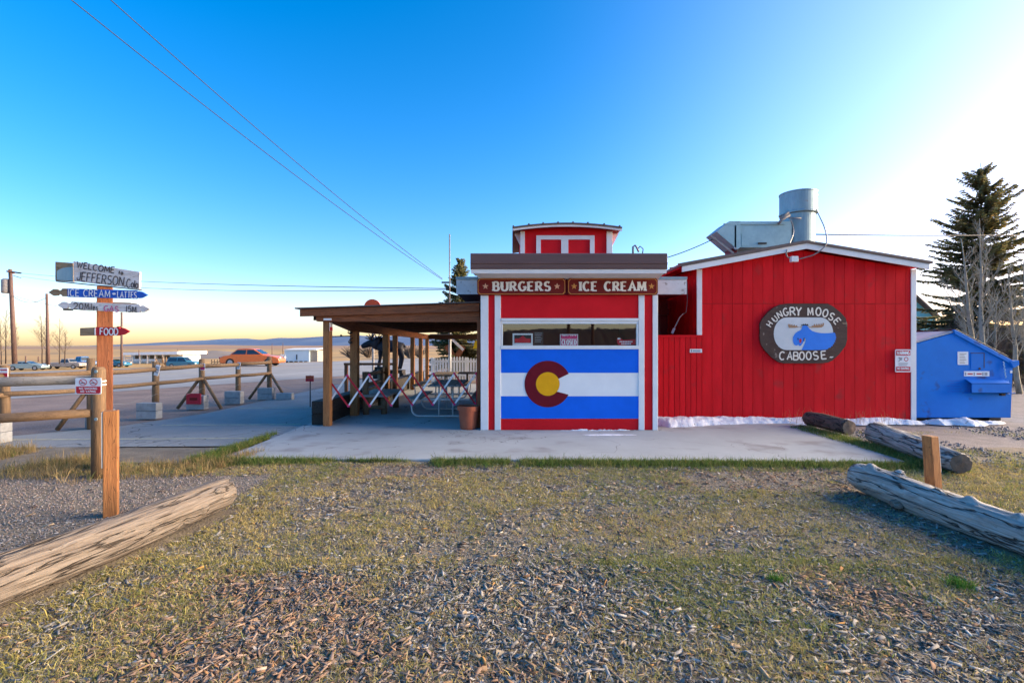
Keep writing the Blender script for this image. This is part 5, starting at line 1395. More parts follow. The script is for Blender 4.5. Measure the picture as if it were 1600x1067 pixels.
ln = np.minimum(nrs.gamma(4, .0070, n) * np.where(big, 1.7, 1.0) + .010, .13); wd = np.minimum(ln * nrs.uniform(.14, .38, n), .022); th = wd * nrs.uniform(.15, .35, n)
ctab = pick([(.27, .25, .23), (.33, .31, .285), (.20, .175, .155), (.14, .11, .09), (.34, .25, .16), (.46, .34, .22), (.48, .25, .09), (.25, .155, .105), (.54, .50, .44)], [6, 5, 4, 2, 2, .8, .35, 1.4, .5], n)
rust = (vnoise(x, y, .9, 21) > .74) | ((x > -2.4) & (x < -.9) & (y > 6.1) & (y < 6.8)) | ((x > 1.8) & (x < 4.0) & (y > 5.5) & (y < 6.5))
ctab[rust] = ctab[rust] * .45 + np.array((.30, .16, .09)) * .55
o = chips('wood_chips', x, y, yard_h(x, y) + .004 + nrs.uniform(0, .012, n), ln, wd, th, ctab, tilt=.17)
tag(o, 'grey and brown wood chip mulch covering the yard', 'wood chips', kind='stuff')
# fine crumbs of bark between the chips
n = 110000
x = np.concatenate([nrs.uniform(-4.2, 4.4, n // 2), nrs.uniform(-6.2, 7.0, n // 2)]); y = np.concatenate([nrs.uniform(1.5, 3.7, n // 2), nrs.uniform(3.6, 6.95, n // 2)])
keep = ~in_log(x, y) & ~((x < -3.1) & (y > 4.7) & (y < 6.2)); x, y = x[keep], y[keep]; n = len(x)
l_ = nrs.gamma(3, .0042, n) + .004; w_ = l_ * nrs.uniform(.3, .7, n); a_ = nrs.uniform(0, 6.283, n); t_ = nrs.normal(0, .3, (n, 2))
ex, ey = np.cos(a_), np.sin(a_)
z0 = yard_h(x, y) + .004
v = np.zeros((n, 4, 3))
for k, (p, q) in enumerate(((-1, -1), (1, -.6), (.9, .8), (-.8, 1))):
    v[:, k, 0] = x + p * l_ / 2 * ex - q * w_ / 2 * ey; v[:, k, 1] = y + p * l_ / 2 * ey + q * w_ / 2 * ex; v[:, k, 2] = z0 + p * l_ / 2 * t_[:, 0] + q * w_ / 2 * t_[:, 1] + .003
o = raw_mesh('bark_crumbs', v.reshape(-1, 3), [np.arange(n * 4).reshape(-1, 4)], np.repeat(pick([(.36, .33, .30), (.27, .24, .21), (.18, .145, .115), (.42, .33, .22), (.50, .46, .41)], [4, 4, 3, 2, 1], n), 4, 0), 'chip_mat')
tag(o, 'fine bark crumbs and dry debris between the wood chips', 'mulch', kind='stuff')
# gravel left of the log
n = 34000
x = nrs.uniform(-9.0, -1.8, n); y = nrs.uniform(2.6, 6.6, n)
lg = (x < -3.25 + np.minimum(y - 3.0, 2) * .15) & (y < 6.1 + .3 * vnoise(x, y, 1.5, 3)) | ((y > 5.0) & (x < -3.2 + vnoise(x, y, 1.3, 8) * .5) & (y < 6.2))
lg &= ~in_log(x, y); x, y = x[lg], y[lg]; n = len(x)
s_ = nrs.uniform(.005, .012, n)
o = chips('gravel', x, y, yard_h(x, y) + .004, s_ * 1.3, s_, s_ * .8, pick([(.30, .26, .25), (.40, .36, .34), (.22, .185, .175), (.34, .25, .21)], [4, 2, 3, 2], n), tilt=.8)
tag(o, 'fine grey and pinkish gravel behind the left log', 'gravel', kind='stuff')
# rubble of gravel at right, beyond the logs
n = 5000
x = nrs.uniform(5.6, 13.5, n); y = nrs.uniform(6.2, 10.0, n); ok = (vnoise(x, y, .6, 31) > .45) & (x > 6.7 - (y - 6.2) * .1); x, y = x[ok], y[ok]; n = len(x)
s_ = nrs.uniform(.012, .03, n)
o = chips('loose_gravel', x, y, np.full(n, -.030), s_ * 1.3, s_, s_ * .7, pick([(.30, .28, .27), (.42, .40, .38), (.22, .2, .19)], [4, 2, 3], n), tilt=.8)
tag(o, 'loose grey gravel in front of the dumpster', 'gravel', kind='stuff')

def blades(name, x, y, z, h, wd, cols, lean=.6, m='grass_mat'):
    n = len(x); a = nrs.uniform(0, 2 * np.pi, n); ld = nrs.uniform(0, 2 * np.pi, n); l = np.abs(nrs.normal(lean, .3, n)) * h
    sx, sy = np.cos(a) * wd * .5, np.sin(a) * wd * .5
    dx, dy = np.cos(ld) * l, np.sin(ld) * l
    hh = np.sqrt(np.clip(h * h - .5 * l * l, (h * .25) ** 2, None))
    v = np.zeros((n, 5, 3))
    v[:, 0] = np.stack([x - sx, y - sy, z], 1); v[:, 1] = np.stack([x + sx, y + sy, z], 1)
    v[:, 2] = np.stack([x - sx * .8 + dx * .35, y - sy * .8 + dy * .35, z + hh * .6], 1); v[:, 3] = np.stack([x + sx * .8 + dx * .35, y + sy * .8 + dy * .35, z + hh * .6], 1)
    v[:, 4] = np.stack([x + dx, y + dy, z + hh * nrs.uniform(.75, 1.0, n)], 1)
    k = (np.arange(n) * 5)[:, None]
    return raw_mesh(name, v.reshape(-1, 3), [np.hstack([k, k + 1, k + 3, k + 2]), np.hstack([k + 2, k + 3, k + 4])], np.repeat(cols, 5, 0), m)
def tufts(x, y, per, spread):
    n = len(x); m_ = nrs.poisson(per, n) + 1
    X_, Y_ = np.repeat(x, m_), np.repeat(y, m_)
    id_ = np.repeat(np.arange(n), m_)
    return X_ + nrs.normal(0, spread, len(X_)), Y_ + nrs.normal(0, spread, len(X_)), id_
# thin dry-green yard grass
xa1 = nrs.uniform(-4.2, 4.4, 19000); ya1 = nrs.uniform(1.6, 3.8, 19000); xa2 = nrs.uniform(-6, 9, 30000); ya2 = nrs.uniform(3.6, 7.0, 30000)
x, y = np.concatenate([xa1, xa2]), np.concatenate([ya1, ya2])
cv = cover(x, y); cv = np.maximum(cv, np.where(x > 4.35, .85, 0))
ok = (nrs.rand(len(x)) < cv * .85 + .15) & ~in_log(x, y) & ~((x < -3.05) & (y > 4.7) & (y < 6.25)) & ~((x < -3.5 + (y - 1.9) * .19) & (y <= 4.7))
ok &= ~((x > -1.9) & (x < -.9) & (y > 6.2) & (y < 6.75)) & ~((x > 2.2) & (x < 3.9) & (y > 5.6) & (y < 6.4) & (nrs.rand(len(x)) < .9))
x, y = x[ok], y[ok]
gx, gy, gid = tufts(x, y, 8, .032)
ok = gy < 6.95; gx, gy, gid = gx[ok], gy[ok], gid[ok]; n = len(gx)
tc_ = pick([(.56, .44, .16), (.48, .40, .125), (.37, .35, .10), (.58, .48, .25), (.26, .29, .08)], [4, 4, 2.2, 2, 1.0], len(x))
grn = (vnoise(x, y, .8, 41) + .4 * vnoise(x, y, 2.3, 43) > .88); tc_[grn] = tc_[grn] * .6 + np.array((.16, .25, .06)) * .4
stw = (vnoise(x, y, .9, 45) + .4 * vnoise(x, y, 2.6, 47) > .80); tc_[stw] = tc_[stw] * .5 + np.array((.62, .47, .18)) * .5
cols = tc_[gid] * nrs.uniform(.75, 1.2, (n, 1))
o = blades('yard_grass', gx, gy, yard_h(gx, gy) - .004, nrs.gamma(5, .0056, n) + .012, nrs.uniform(.0028, .0058, n), cols, lean=.95)
tag(o, 'thin yellow green grass patches growing through the mulch', 'grass', kind='stuff')
# greener fringe along the slab
n = 9000
x = nrs.uniform(-4.7, 6.0, n); edge = np.interp(x, [-4.7, -4.0, 0, 3, 5.6, 6.0], [7.12, 7.06, 7.0, 6.92, 6.8, 6.8]); y = edge - np.abs(nrs.normal(0, .12, n)) - .01
x2 = -4.30 - np.abs(nrs.normal(0, .10, 2200)); y2 = nrs.uniform(7.0, 9.2, 2200); x2 = x2 - (9.2 - y2) * .08
x3 = nrs.uniform(5.62, 6.1, 2600); y3 = nrs.uniform(6.4, 9.8, 2600)
x, y = np.concatenate([x, x2, x3]), np.concatenate([y, y2, y3])
ok = (vnoise(x, y, 1.6, 51) > .12); x, y = x[ok], y[ok]
gx, gy, gid = tufts(x, y, 4, .02); n = len(gx)
ok = gy < np.where((gx > -4.3) & (gx < 5.6), np.interp(gx, [-4.7, -4.0, 0, 3, 5.6, 6.0], [7.12, 7.06, 7.0, 6.92, 6.8, 6.8]) - .005, 99)
gx, gy, gid = gx[ok], gy[ok], gid[ok]; n = len(gx)
tc_ = pick([(.14, .22, .05), (.22, .26, .07), (.33, .30, .11), (.10, .17, .04)], [3, 3, 2, 2], len(x))
o = blades('slab_edge_grass', gx, gy, np.full(n, -.04), nrs.gamma(6, .011, n) + .02, nrs.uniform(.003, .006, n), tc_[gid] * nrs.uniform(.75, 1.2, (n, 1)), lean=.5)
tag(o, 'green grass fringe along the edge of the concrete slab', 'grass', kind='stuff')
# tall dry straw along the parking lot
n = 7000
x = nrs.uniform(-10.5, -3.9, n); y = nrs.normal(7.1, .48, n); ok = (y > 6.1) & (y < 7.95) & (vnoise(x, y, 1.1, 61) > .25); x, y = x[ok], y[ok]
xs_ = nrs.normal(X(154, 6.2), .35, 160); ys_ = nrs.normal(6.35, .2, 160); x, y = np.concatenate([x, xs_]), np.concatenate([y, ys_])
gx, gy, gid = tufts(x, y, 6, .03); n = len(gx)
tc_ = pick([(.46, .33, .15), (.38, .27, .12), (.29, .23, .09), (.14, .18, .05)], [4, 4, 2, 1], len(x))
hg = (nrs.gamma(5, .022, len(x)) + .03)[gid]
o = blades('dry_grass', gx, gy, np.full(n, -.05), hg * nrs.uniform(.5, 1.1, n), nrs.uniform(.003, .006, n), tc_[gid] * nrs.uniform(.75, 1.2, (n, 1)), lean=.45)
tag(o, 'straw coloured dry grass along the edge of the parking lot', 'grass', kind='stuff')
# lawn and weeds at right
n = 5200
x = nrs.uniform(4.4, 14.5, n); y = nrs.uniform(4.5, 9.4, n); ok = (vnoise(x, y, .7, 71) > .36) & ~((x < 6.6) & (y > 6.0) & (x > 5.75)) & (x > 4.45) & ~((y > 8.0) & (nrs.rand(n) < .7)); x, y = x[ok], y[ok]
gx, gy, gid = tufts(x, y, 8, .045); n = len(gx)
ok = ~((gx < 5.7) & (gy > 6.75)); gx, gy, gid = gx[ok], gy[ok], gid[ok]; n = len(gx)
tc_ = pick([(.42, .37, .15), (.32, .32, .10), (.20, .25, .07), (.46, .40, .21)], [3, 4, 3, 2], len(x))
o = blades('side_lawn', gx, gy, np.full(n, -.045), nrs.gamma(5, .010, n) + .015, nrs.uniform(.003, .006, n), tc_[gid] * nrs.uniform(.75, 1.2, (n, 1)), lean=.6)
tag(o, 'patchy olive lawn to the right of the driftwood logs', 'grass', kind='stuff')
# wisps against the red wall
n = 110
x = nrs.uniform(5.7, 8.2, n); y = nrs.uniform(10.1, 10.4, n)
o = blades('wall_weeds', x, y, np.full(n, 0.0), nrs.uniform(.1, .42, n), np.full(n, .004), pick([(.45, .30, .16), (.35, .25, .13)], [1, 1], n), lean=.25)
tag(o, 'sparse dry weed stalks against the red wall', 'weeds', kind='stuff')
for (px, py, lab) in ((1498, 908, 'bright green grass tuft in the mulch near the right log'), (1212, 902, 'small green grass tuft in the middle of the yard')):
    q = G(px, py); n = 260 if px > 1400 else 120
    k_ = 1 if px > 1400 else .55
    x = nrs.normal(q.x, .045 * k_, n); y = nrs.normal(q.y, .04 * k_, n)
    o = blades('grass_tuft', x, y, np.full(n, -.035), nrs.uniform(.04, .085, n), np.full(n, .004), pick([(.07, .19, .03), (.10, .22, .04)], [1, 1], n), lean=.5)
    tag(o, lab, 'grass tuft', 'green grass tufts in the yard')

# ================================================================== TREES
def spruce(label, base, H, Rb, seed, low=.06, dens=1.0):
    r = random.Random(seed); base = Vector(base)
    root = thing('spruce_tree', label, 'tree', base)
    tr = MB(); tr.tube([base + Vector((r.uniform(-.03, .03) * k, 0, H * k / 8)) for k in range(9)], [max(.018 * H * (1 - k / 8.3), .01) for k in range(9)], 9)
    tr.build('trunk', 'bark', root, smooth=True)
    br = MB(); V, F3, C = [], [], []
    z = H * low
    while z < H * .985:
        f = (z / H - low) / (1 - low)
        L0 = Rb * (1 - f) ** .82 * (1.0 if f > .08 else .8) + .05
        nb = 5 + int(4 * (1 - f))
        for k in range(nb):
            if r.random() < .10: continue
            az = r.uniform(0, 2 * math.pi); L = L0 * r.uniform(.62, 1.12)
            rise = .10 + .45 * f - .22 * (1 - f) + r.uniform(-.10, .10); zz = min(z + r.uniform(-.025, .025) * H, H * .985)
            d = Vector((math.cos(az), math.sin(az), 0)); side = Vector((-d.y, d.x, 0))
            pts = []
            for j in range(6):
                t = j / 5
                pts.append(base + Vector((0, 0, zz)) + d * L * t + Vector((0, 0, L * (rise * t - .28 * (1 - f) * t * t + .20 * t ** 3))))
            br.tube(pts, [max(.012 * L * (1 - t_ / 5.5), .004) for t_ in range(6)], 4, cap=False)
            ns = max(8, int(L * 25 * dens))
            for j in range(ns):
                t = .04 + .96 * (j + r.random()) / ns
                i0 = min(int(t * 5), 4); p = pts[i0].lerp(pts[i0 + 1], t * 5 - i0)
                tl = (.14 + .24 * L * (1 - t) ** .7 * r.uniform(.5, 1.1)) * (1 if L > .4 else .7)
                for s in (-1, 1):
                    td = (d * r.uniform(.35, .9) + side * s * r.uniform(.4, 1.0) + Vector((0, 0, r.uniform(-.45, .12)))).normalized()
                    e = p + td * tl
                    nrm_ = td.cross(Vector((r.uniform(-.4, .4), r.uniform(-.4, .4), 1))).normalized()
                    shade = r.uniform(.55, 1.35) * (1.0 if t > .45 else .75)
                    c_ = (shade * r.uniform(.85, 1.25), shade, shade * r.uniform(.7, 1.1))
                    nn = 3 if dens >= 1 else 2
                    for q in range(nn):                         # needle sprays along the twig
                        a0 = p.lerp(e, q / nn); a1_ = p.lerp(e, min(1, (q + 1.25) / nn)); w_ = .044 + .03 * r.random()
                        up = Vector((r.uniform(-.5, .5), r.uniform(-.5, .5), r.uniform(.3, 1))).normalized() * w_ * .8
                        k0 = len(V)
                        V.extend([a0 - nrm_ * w_, a0 + nrm_ * w_ + up * .3, a1_ + up * .5, a0 + up, a0 - up * .6])
                        F3.extend([(k0, k0 + 1, k0 + 2), (k0 + 3, k0 + 4, k0 + 2)]); C.extend([c_] * 5)
        z += H * (.016 + .012 * (1 - f)) * r.uniform(.8, 1.2)
    br.build('branches', 'bark', root)
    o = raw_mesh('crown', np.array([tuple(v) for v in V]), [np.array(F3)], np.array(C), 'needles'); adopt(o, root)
    return root
spruce('tall dark green spruce standing behind the blue dumpster', (X(1535, 23.5), 23.5, 0), Z(254, 23.5), 4.0, 3, low=.05)
spruce('small spruce behind the shelter and picket fence', (X(719, 23.8), 23.8, 0), Z(404, 23.8), 1.75, 8, low=.05)

def bare_tree(name, label, base, H, r0, seed, lean=(0, 0), m='aspen_bark', spread=.55, lv=3, group=None, nb=9):
    r = random.Random(seed); base = Vector(base)
    root = thing(name, label, 'tree', base, group)
    pts = [base + Vector((lean[0] * H * (k / 8) + r.uniform(-.02, .02) * H * .3, lean[1] * H * k / 8, H * k / 8)) for k in range(9)]
    rad = [r0 * (1 - k / 8.6) for k in range(9)]
    MB().tube(pts, rad, 8).build('trunk', m, root, smooth=True)
    tw = MB()
    def grow(p, d, L, rr, lvl):
        n = 4; q = [p]
        dd = d.copy()
        for j in range(n):
            dd = (dd + Vector((r.uniform(-.22, .22), r.uniform(-.22, .22), r.uniform(-.02, .18)))).normalized()
            q.append(q[-1] + dd * L / n)
        tw.tube(q, [rr * (1 - j / (n + .8)) for j in range(n + 1)], 4, cap=False)
        if lvl > 0:
            for j in range(1, n + 1):
                for _ in range(2 if lvl > 1 else 1):
                    sd = (dd + Vector((r.uniform(-1, 1), r.uniform(-1, 1), r.uniform(-.2, .6))) * .9).normalized()
                    grow(q[j], sd, L * r.uniform(.4, .62), rr * .5, lvl - 1)
    for k in range(nb):
        f = .25 + .72 * (k + r.random()) / nb
        i0 = min(int(f * 8), 7); p = pts[i0].lerp(pts[i0 + 1], f * 8 - i0)
        az = r.uniform(0, 2 * math.pi)
        grow(p, Vector((math.cos(az) * spread, math.sin(az) * spread, .75)).normalized(), H * .30 * (1.1 - f), max(r0 * .36 * (1 - f * .6), .006), lv - 1)
    tw.build('crown', 'twig' if m != 'aspen_bark' else m, root)
    return root
for i, (px, Yt, top, r0, ln_, lab) in enumerate(((1526, 17.5, 372, .11, -.10, 'thick bare aspen leaning left behind the dumpster'), (1536, 17.0, 340, .10, -.02, 'straight bare aspen in front of the spruce trunk'),
                                               (1592, 17.0, 415, .09, -.09, 'bare aspen leaning left at the right edge'), (1604, 18.5, 395, .085, -.02, 'slim bare aspen at the extreme right edge'), (1520, 19.5, 470, .06, -.12, 'short bare aspen above the dumpster lid'), (1552, 19.5, 455, .06, .04, 'slim bare aspen right of the spruce trunk'))):
    bare_tree('aspen_tree', lab, (X(px, Yt), Yt, -.04), Z(top, Yt), r0, 20 + i, (ln_, 0), group='bare aspens by the spruce', nb=13, lv=3)
def brush(label, base, H, W, seed, n=42):
    r = random.Random(seed); base = Vector(base); root = thing('bare_bush', label, 'bush', base, 'bare bushes behind the dumpster')
    tw = MB()
    for k in range(n):
        az = r.uniform(0, 2 * math.pi); d = Vector((math.cos(az) * r.uniform(.1, 1) * W / H, math.sin(az) * r.uniform(.1, 1) * W / H, 1)).normalized()
        p = base + Vector((r.uniform(-.3, .3) * W, r.uniform(-.3, .3) * W, 0)); L = H * r.uniform(.6, 1.1); q = [p]
        for j in range(6):
            d = (d + Vector((r.uniform(-.2, .2), r.uniform(-.2, .2), r.uniform(-.1, .1)))).normalized(); q.append(q[-1] + d * L / 6)
        tw.tube(q, [.014 * (1 - j / 6.6) for j in range(7)], 4, cap=False)
        for j in range(2, 7):
            for _ in range(3):
                e = q[j] + Vector((r.uniform(-1, 1), r.uniform(-1, 1), r.uniform(-.2, 1))).normalized() * L * r.uniform(.12, .3)
                tw.tube([q[j], (q[j] + e) / 2 + Vector((0, 0, .03)), e], [.006, .005, .003], 3, cap=False)
    tw.build('stems', 'twig', root)
for i, (px, Yt, H, W, lab) in enumerate(((1512, 20.5, 2.6, 1.1, 'tangled bare bush left of the spruce trunk'), (1560, 20.5, 3.0, 1.3, 'tangled bare bush right of the spruce trunk'), (1600, 21, 2.8, 1.3, 'tangled bare bush at the right edge'), (1640, 20, 2.6, 1.2, 'tangled bare bush just past the right edge'))):
    brush(lab, (X(px, Yt), Yt, -.05), H, W, 40 + i)
for i, (px, Yt, top, ln_, lab) in enumerate(((9, 46, 480, 0, 'bare sapling left of the transformer pole'), (2, 44, 500, -.02, 'bare sapling at the left edge'), (22, 47, 505, .06, 'low bare sapling right of the transformer pole'), (66, 46, 487, -.02, 'bare sapling left of the brown pole'),
                                        (72, 47, 492, 0, 'thin bare sapling crossing the brown pole'), (93, 46, 497, 0, 'bare sapling right of the brown pole'), (101, 47, 515, .04, 'low bare sapling left of the sign post'))):
    bare_tree('bare_sapling', lab, (X(px, Yt), Yt, -.07), Z(top, Yt), .05, 60 + i, (ln_, 0), m='bark', group='bare saplings beyond the road', nb=15, lv=3, spread=.6)

# ================================================================== POLES AND WIRES
def pole(label, bx, by, H, r, lean=0.0, m='farpole_z'):
    root = thing('utility_pole', label, 'utility pole', (bx, by, 0), 'utility poles')
    MB().tube([(bx, by, -.1), (bx + lean * .5, by, H * .5), (bx + lean, by, H)], [r, r * .85, r * .7], 10).build('shaft', m, root, smooth=True)
    return root
Yp = 46.0
up = pole('leaning utility pole with grey transformer at far left', X(23, Yp), Yp, Z(421, Yp), .20, X(16, Yp) - X(23, Yp))
c_ = P(9, 446, Yp)
MB().lathe((c_.x, c_.y, c_.z), [(0, -.75), (.30, -.75), (.33, -.6), (.33, .5), (.2, .62), (0, .65)], 20).build('transformer', 'conduit', up, smooth=True)
MB().bar(P(11, 424, Yp - .2), P(22, 427, Yp - .2), .14, .14).build('crossarm', 'stain_x', up)
m_ = MB(); m_.tube([P(18, 425, Yp - .2), P(33, 427, Yp - .2)], .07, 6); m_.tube([P(21, 431, Yp - .2), P(33, 434.5, Yp - .2)], .03, 6); m_.build('insulator', 'iron', up)
up2 = pole('plain brown utility pole left of the sign post', X(75.5, 44), 44, Z(459, 44), .13, X(73, 44) - X(75.5, 44), 'farpole_z')
up3 = pole('slim brown pole behind the sign post', X(190, 40), 40, Z(488, 40), .09, 0, 'farpole_z')
for (px, yt, Yq) in ((278, 545, 90), (324, 547, 95), (425, 537, 90), (442, 536, 95), (217, 547, 80), (152, 548, 60), (40, 556, 50), (60, 557, 52)):
    pole('thin distant pole at photo column %d beyond the highway' % px if False else {278: 'thin distant pole right of the long white shed', 324: 'thin distant pole above the A frame fence post', 425: 'thin distant pole right of the orange car', 442: 'thin distant pole left of the pale blue shed', 217: 'thin distant pole over the roof of the white shed', 152: 'thin post left of the sign post among junk cars', 40: 'thin post right of the transformer pole', 60: 'thin post left of the brown pole'}[px], X(px, Yq), Yq, Z(yt, Yq), .07, 0, 'farpole_z')
def wire(name, label, a, b, sag, r, n=28, parent=None):
    a, b = Vector(a), Vector(b)
    pts = [a.lerp(b, i / n) - Vector((0, 0, sag * 4 * (i / n) * (1 - i / n))) for i in range(n + 1)]
    o = MB().tube(pts, r, 5).build(name, 'wire', parent, smooth=True)
    if label: tag(o, label, 'wire', 'overhead wires')
    return o
mast = thing('antenna_mast', 'thin grey mast with crossbar rising behind the shelter roof', 'mast', (X(702.5, 17.5), 17.5, 0))
MB().tube([(X(702.5, 17.5), 17.5, 2.3), P(702.5, 366, 17.5)], .022, 8).build('mast', 'conduit', mast, smooth=True)
MB().tube([P(690, 441.5, 17.5), P(703, 441.5, 17.5)], .03, 6).build('crossbar', 'iron', mast)
MB().tube([P(697, 452, 17.5), P(703, 452, 17.5)], .05, 8).build('insulator', 'iron', mast)
def ext(a, b, f): a, b = Vector(a), Vector(b); return a + (b - a) * f
e1, e2 = P(691, 437, 17.5), P(691, 435.5, 17.5)
wire('power_line', 'lower left overhead wire crossing the upper left sky', ext(e1, P(135, 0, 9), 1.35), e1, .30, .0095, 40)
wire('power_line', 'upper right overhead wire crossing the upper left sky', ext(e2, P(193, 0, 9.4), 1.35), e2, .30, .0095, 40)
p_far = pole('utility pole standing left of the camera carrying the service wires', ext(e1, P(135, 0, 9), 1.35).x - .2, ext(e1, P(135, 0, 9), 1.35).y, ext(e1, P(135, 0, 9), 1.35).z + .6, .17)
wire('power_line', 'thin upper wire from the transformer pole to the mast', P(33, 427, 45.8), P(697, 451, 17.5), .25, .014)
wire('power_line', 'thin lower wire from the transformer pole to the mast', P(33, 432, 45.8), P(697, 452.5, 17.5), .5, .012)
wire('power_line', 'short wire sagging between the transformer pole and brown pole', P(20, 463, 45.9), P(74, 464, 44), .55, .02)
wire('power_line', 'second short wire from transformer pole past the brown pole', P(20, 462, 45.9), P(190, 490, 40), .3, .014)
wire('power_line', 'wire from the left edge to the transformer can', P(-80, 464, 46), P(10, 462, 46), .2, .016)
wire('power_line', 'overhead cable running right from the exhaust drum to the spruce', P(1272, 366.5, 12.7), P(1720, 365, 17), .05, .016)
wire('power_line', 'cable from the duct hood down to the booth roof', P(1113, 374.5, 12.6), P(1010, 411, 12.2), .06, .012)
# poles behind the camera that show in the window
for i, (px, lab) in enumerate(((4.8, 'utility pole across the lot behind the camera'), (7.5, 'second utility pole across the lot behind the camera'))):
    q = pole(lab, px, -22 - 4 * i, 8.5, .16, 0, 'tie_z')
    MB().box(px - .9, px + .9, -22.2 - 4 * i, -22.1 - 4 * i, 4.4, 4.55).build('crossarm', 'stain_x', q)
# round red sign over the shelter roof
rd_ = thing('round_red_sign', 'round red sign on a pole peeking over the shelter roof', 'sign', (X(581.5, 27), 27, 0))
c_ = P(581.5, 480.5, 27)
MB().disc((c_.x, c_.y, c_.z), 13 / FPX * 27, 0, 32, .12).build('disc', 'sign_orange', rd_)
MB().tube([(c_.x, c_.y + .2, -.07), (c_.x, c_.y + .2, c_.z)], .07, 8).build('pole', 'conduit', rd_)

# ================================================================== FAR BUILDINGS AND VEHICLES
ws_ = thing('long_shed', 'long low white shed with dark open front beyond the highway', 'building', P(235, 568, 95))
Ys = 95.0
MB().box(X(192, Ys), X(272, Ys), Ys + 2.5, Ys + 8, -2, Z(552, Ys)).build('wall', 'car_white', ws_)
MB().prism([P(189, 551, Ys - .5), P(276.5, 549.2, Ys - .5), P(277, 554, Ys - .5), P(189, 555, Ys - .5)], (0, 9.5, .0)).build('roof', 'white', ws_)
for k in range(6):
    a = 193 + k * 12
    MB().box(X(a, Ys), X(a + 1.4, Ys), Ys, Ys + .15, -2, Z(554, Ys)).build('post', 'boardwhite_z', ws_)
    if k < 5: MB().box(X(a + 3, Ys), X(a + 10.5, Ys), Ys + 2.4, Ys + 2.49, -1.0, Z(556, Ys)).build('window', 'car_glass', ws_)
MB().box(X(192, Ys), X(240, Ys), Ys + .2, Ys + .4, Z(564, Ys), Z(561.5, Ys)).build('railing', 'white', ws_)
jk = thing('brush_pile', 'brown pile of scrap timber before the long white shed', 'timber pile', P(255, 569, 82))
for k in range(14):
    a = P(246 + rng.uniform(0, 16), 570, 82 + rng.uniform(-.8, .8)); a.z = -1.85; b = a + Vector((rng.uniform(-.9, .9), rng.uniform(-.6, .6), rng.uniform(.6, 1.7)))
    MB().bar(a, b, .16, .1, (0, .3, 1)).build('plank', 'pole_x', jk)
sd_ = thing('blue_shed', 'pale blue shed with white roof edge beside the highway', 'building', P(470, 566, 100))
Ys = 100.0
MB().box(X(444.5, Ys), X(483, Ys), Ys, Ys + 4, -1.75, Z(547.5, Ys)).build('wall', 'shed_blue', sd_)
MB().box(X(483.2, Ys), X(494, Ys), Ys + .6, Ys + 4, -1.9, Z(548, Ys)).build('annex', 'grey_z', sd_)
MB().prism([P(443.5, 547.5, Ys - .2), P(494.5, 546.9, Ys - .2), P(494.5, 545.6, Ys - .2), P(443.5, 546.2, Ys - .2)], (0, 4.6, .25)).build('roof', 'white', sd_)
MB().box(X(463, Ys), X(464.6, Ys), Ys - .06, Ys - .02, -1.3, -.2).build('vent', 'plastic_black', sd_)
for k in range(5): MB().box(X(445 + k * 7.6, Ys), X(450 + k * 7.6, Ys), Ys - .1, Ys + .1, -1.95, -1.55).build('pier', 'plastic_black', sd_)
pn = thing('board_panel', 'leaning pale board panels left of the pale blue shed', 'fence', P(440, 568, 90))
for k in range(3):
    MB().bar(P(438.5 + k * 3.2, 569, 90), P(439.5 + k * 2.6, 553.5, 90.2), .26, .05).build('board', 'boardwhite_z', pn)
lot = thing('far_fence', 'low tan board fence along the far side of highway', 'fence', P(400, 568, 84))
for k in range(24):
    a = P(330 + k * 4.6, 567, 84); MB().box(a.x, a.x + .16, 84, 84.05, -1.95, -.75).build('picket', 'planktan_z', lot)
for z in (.25, .6): MB().box(X(330, 84), X(440, 84), 84.06, 84.1, z - 1.85, z - 1.73).build('rail', 'planktan_x', lot)

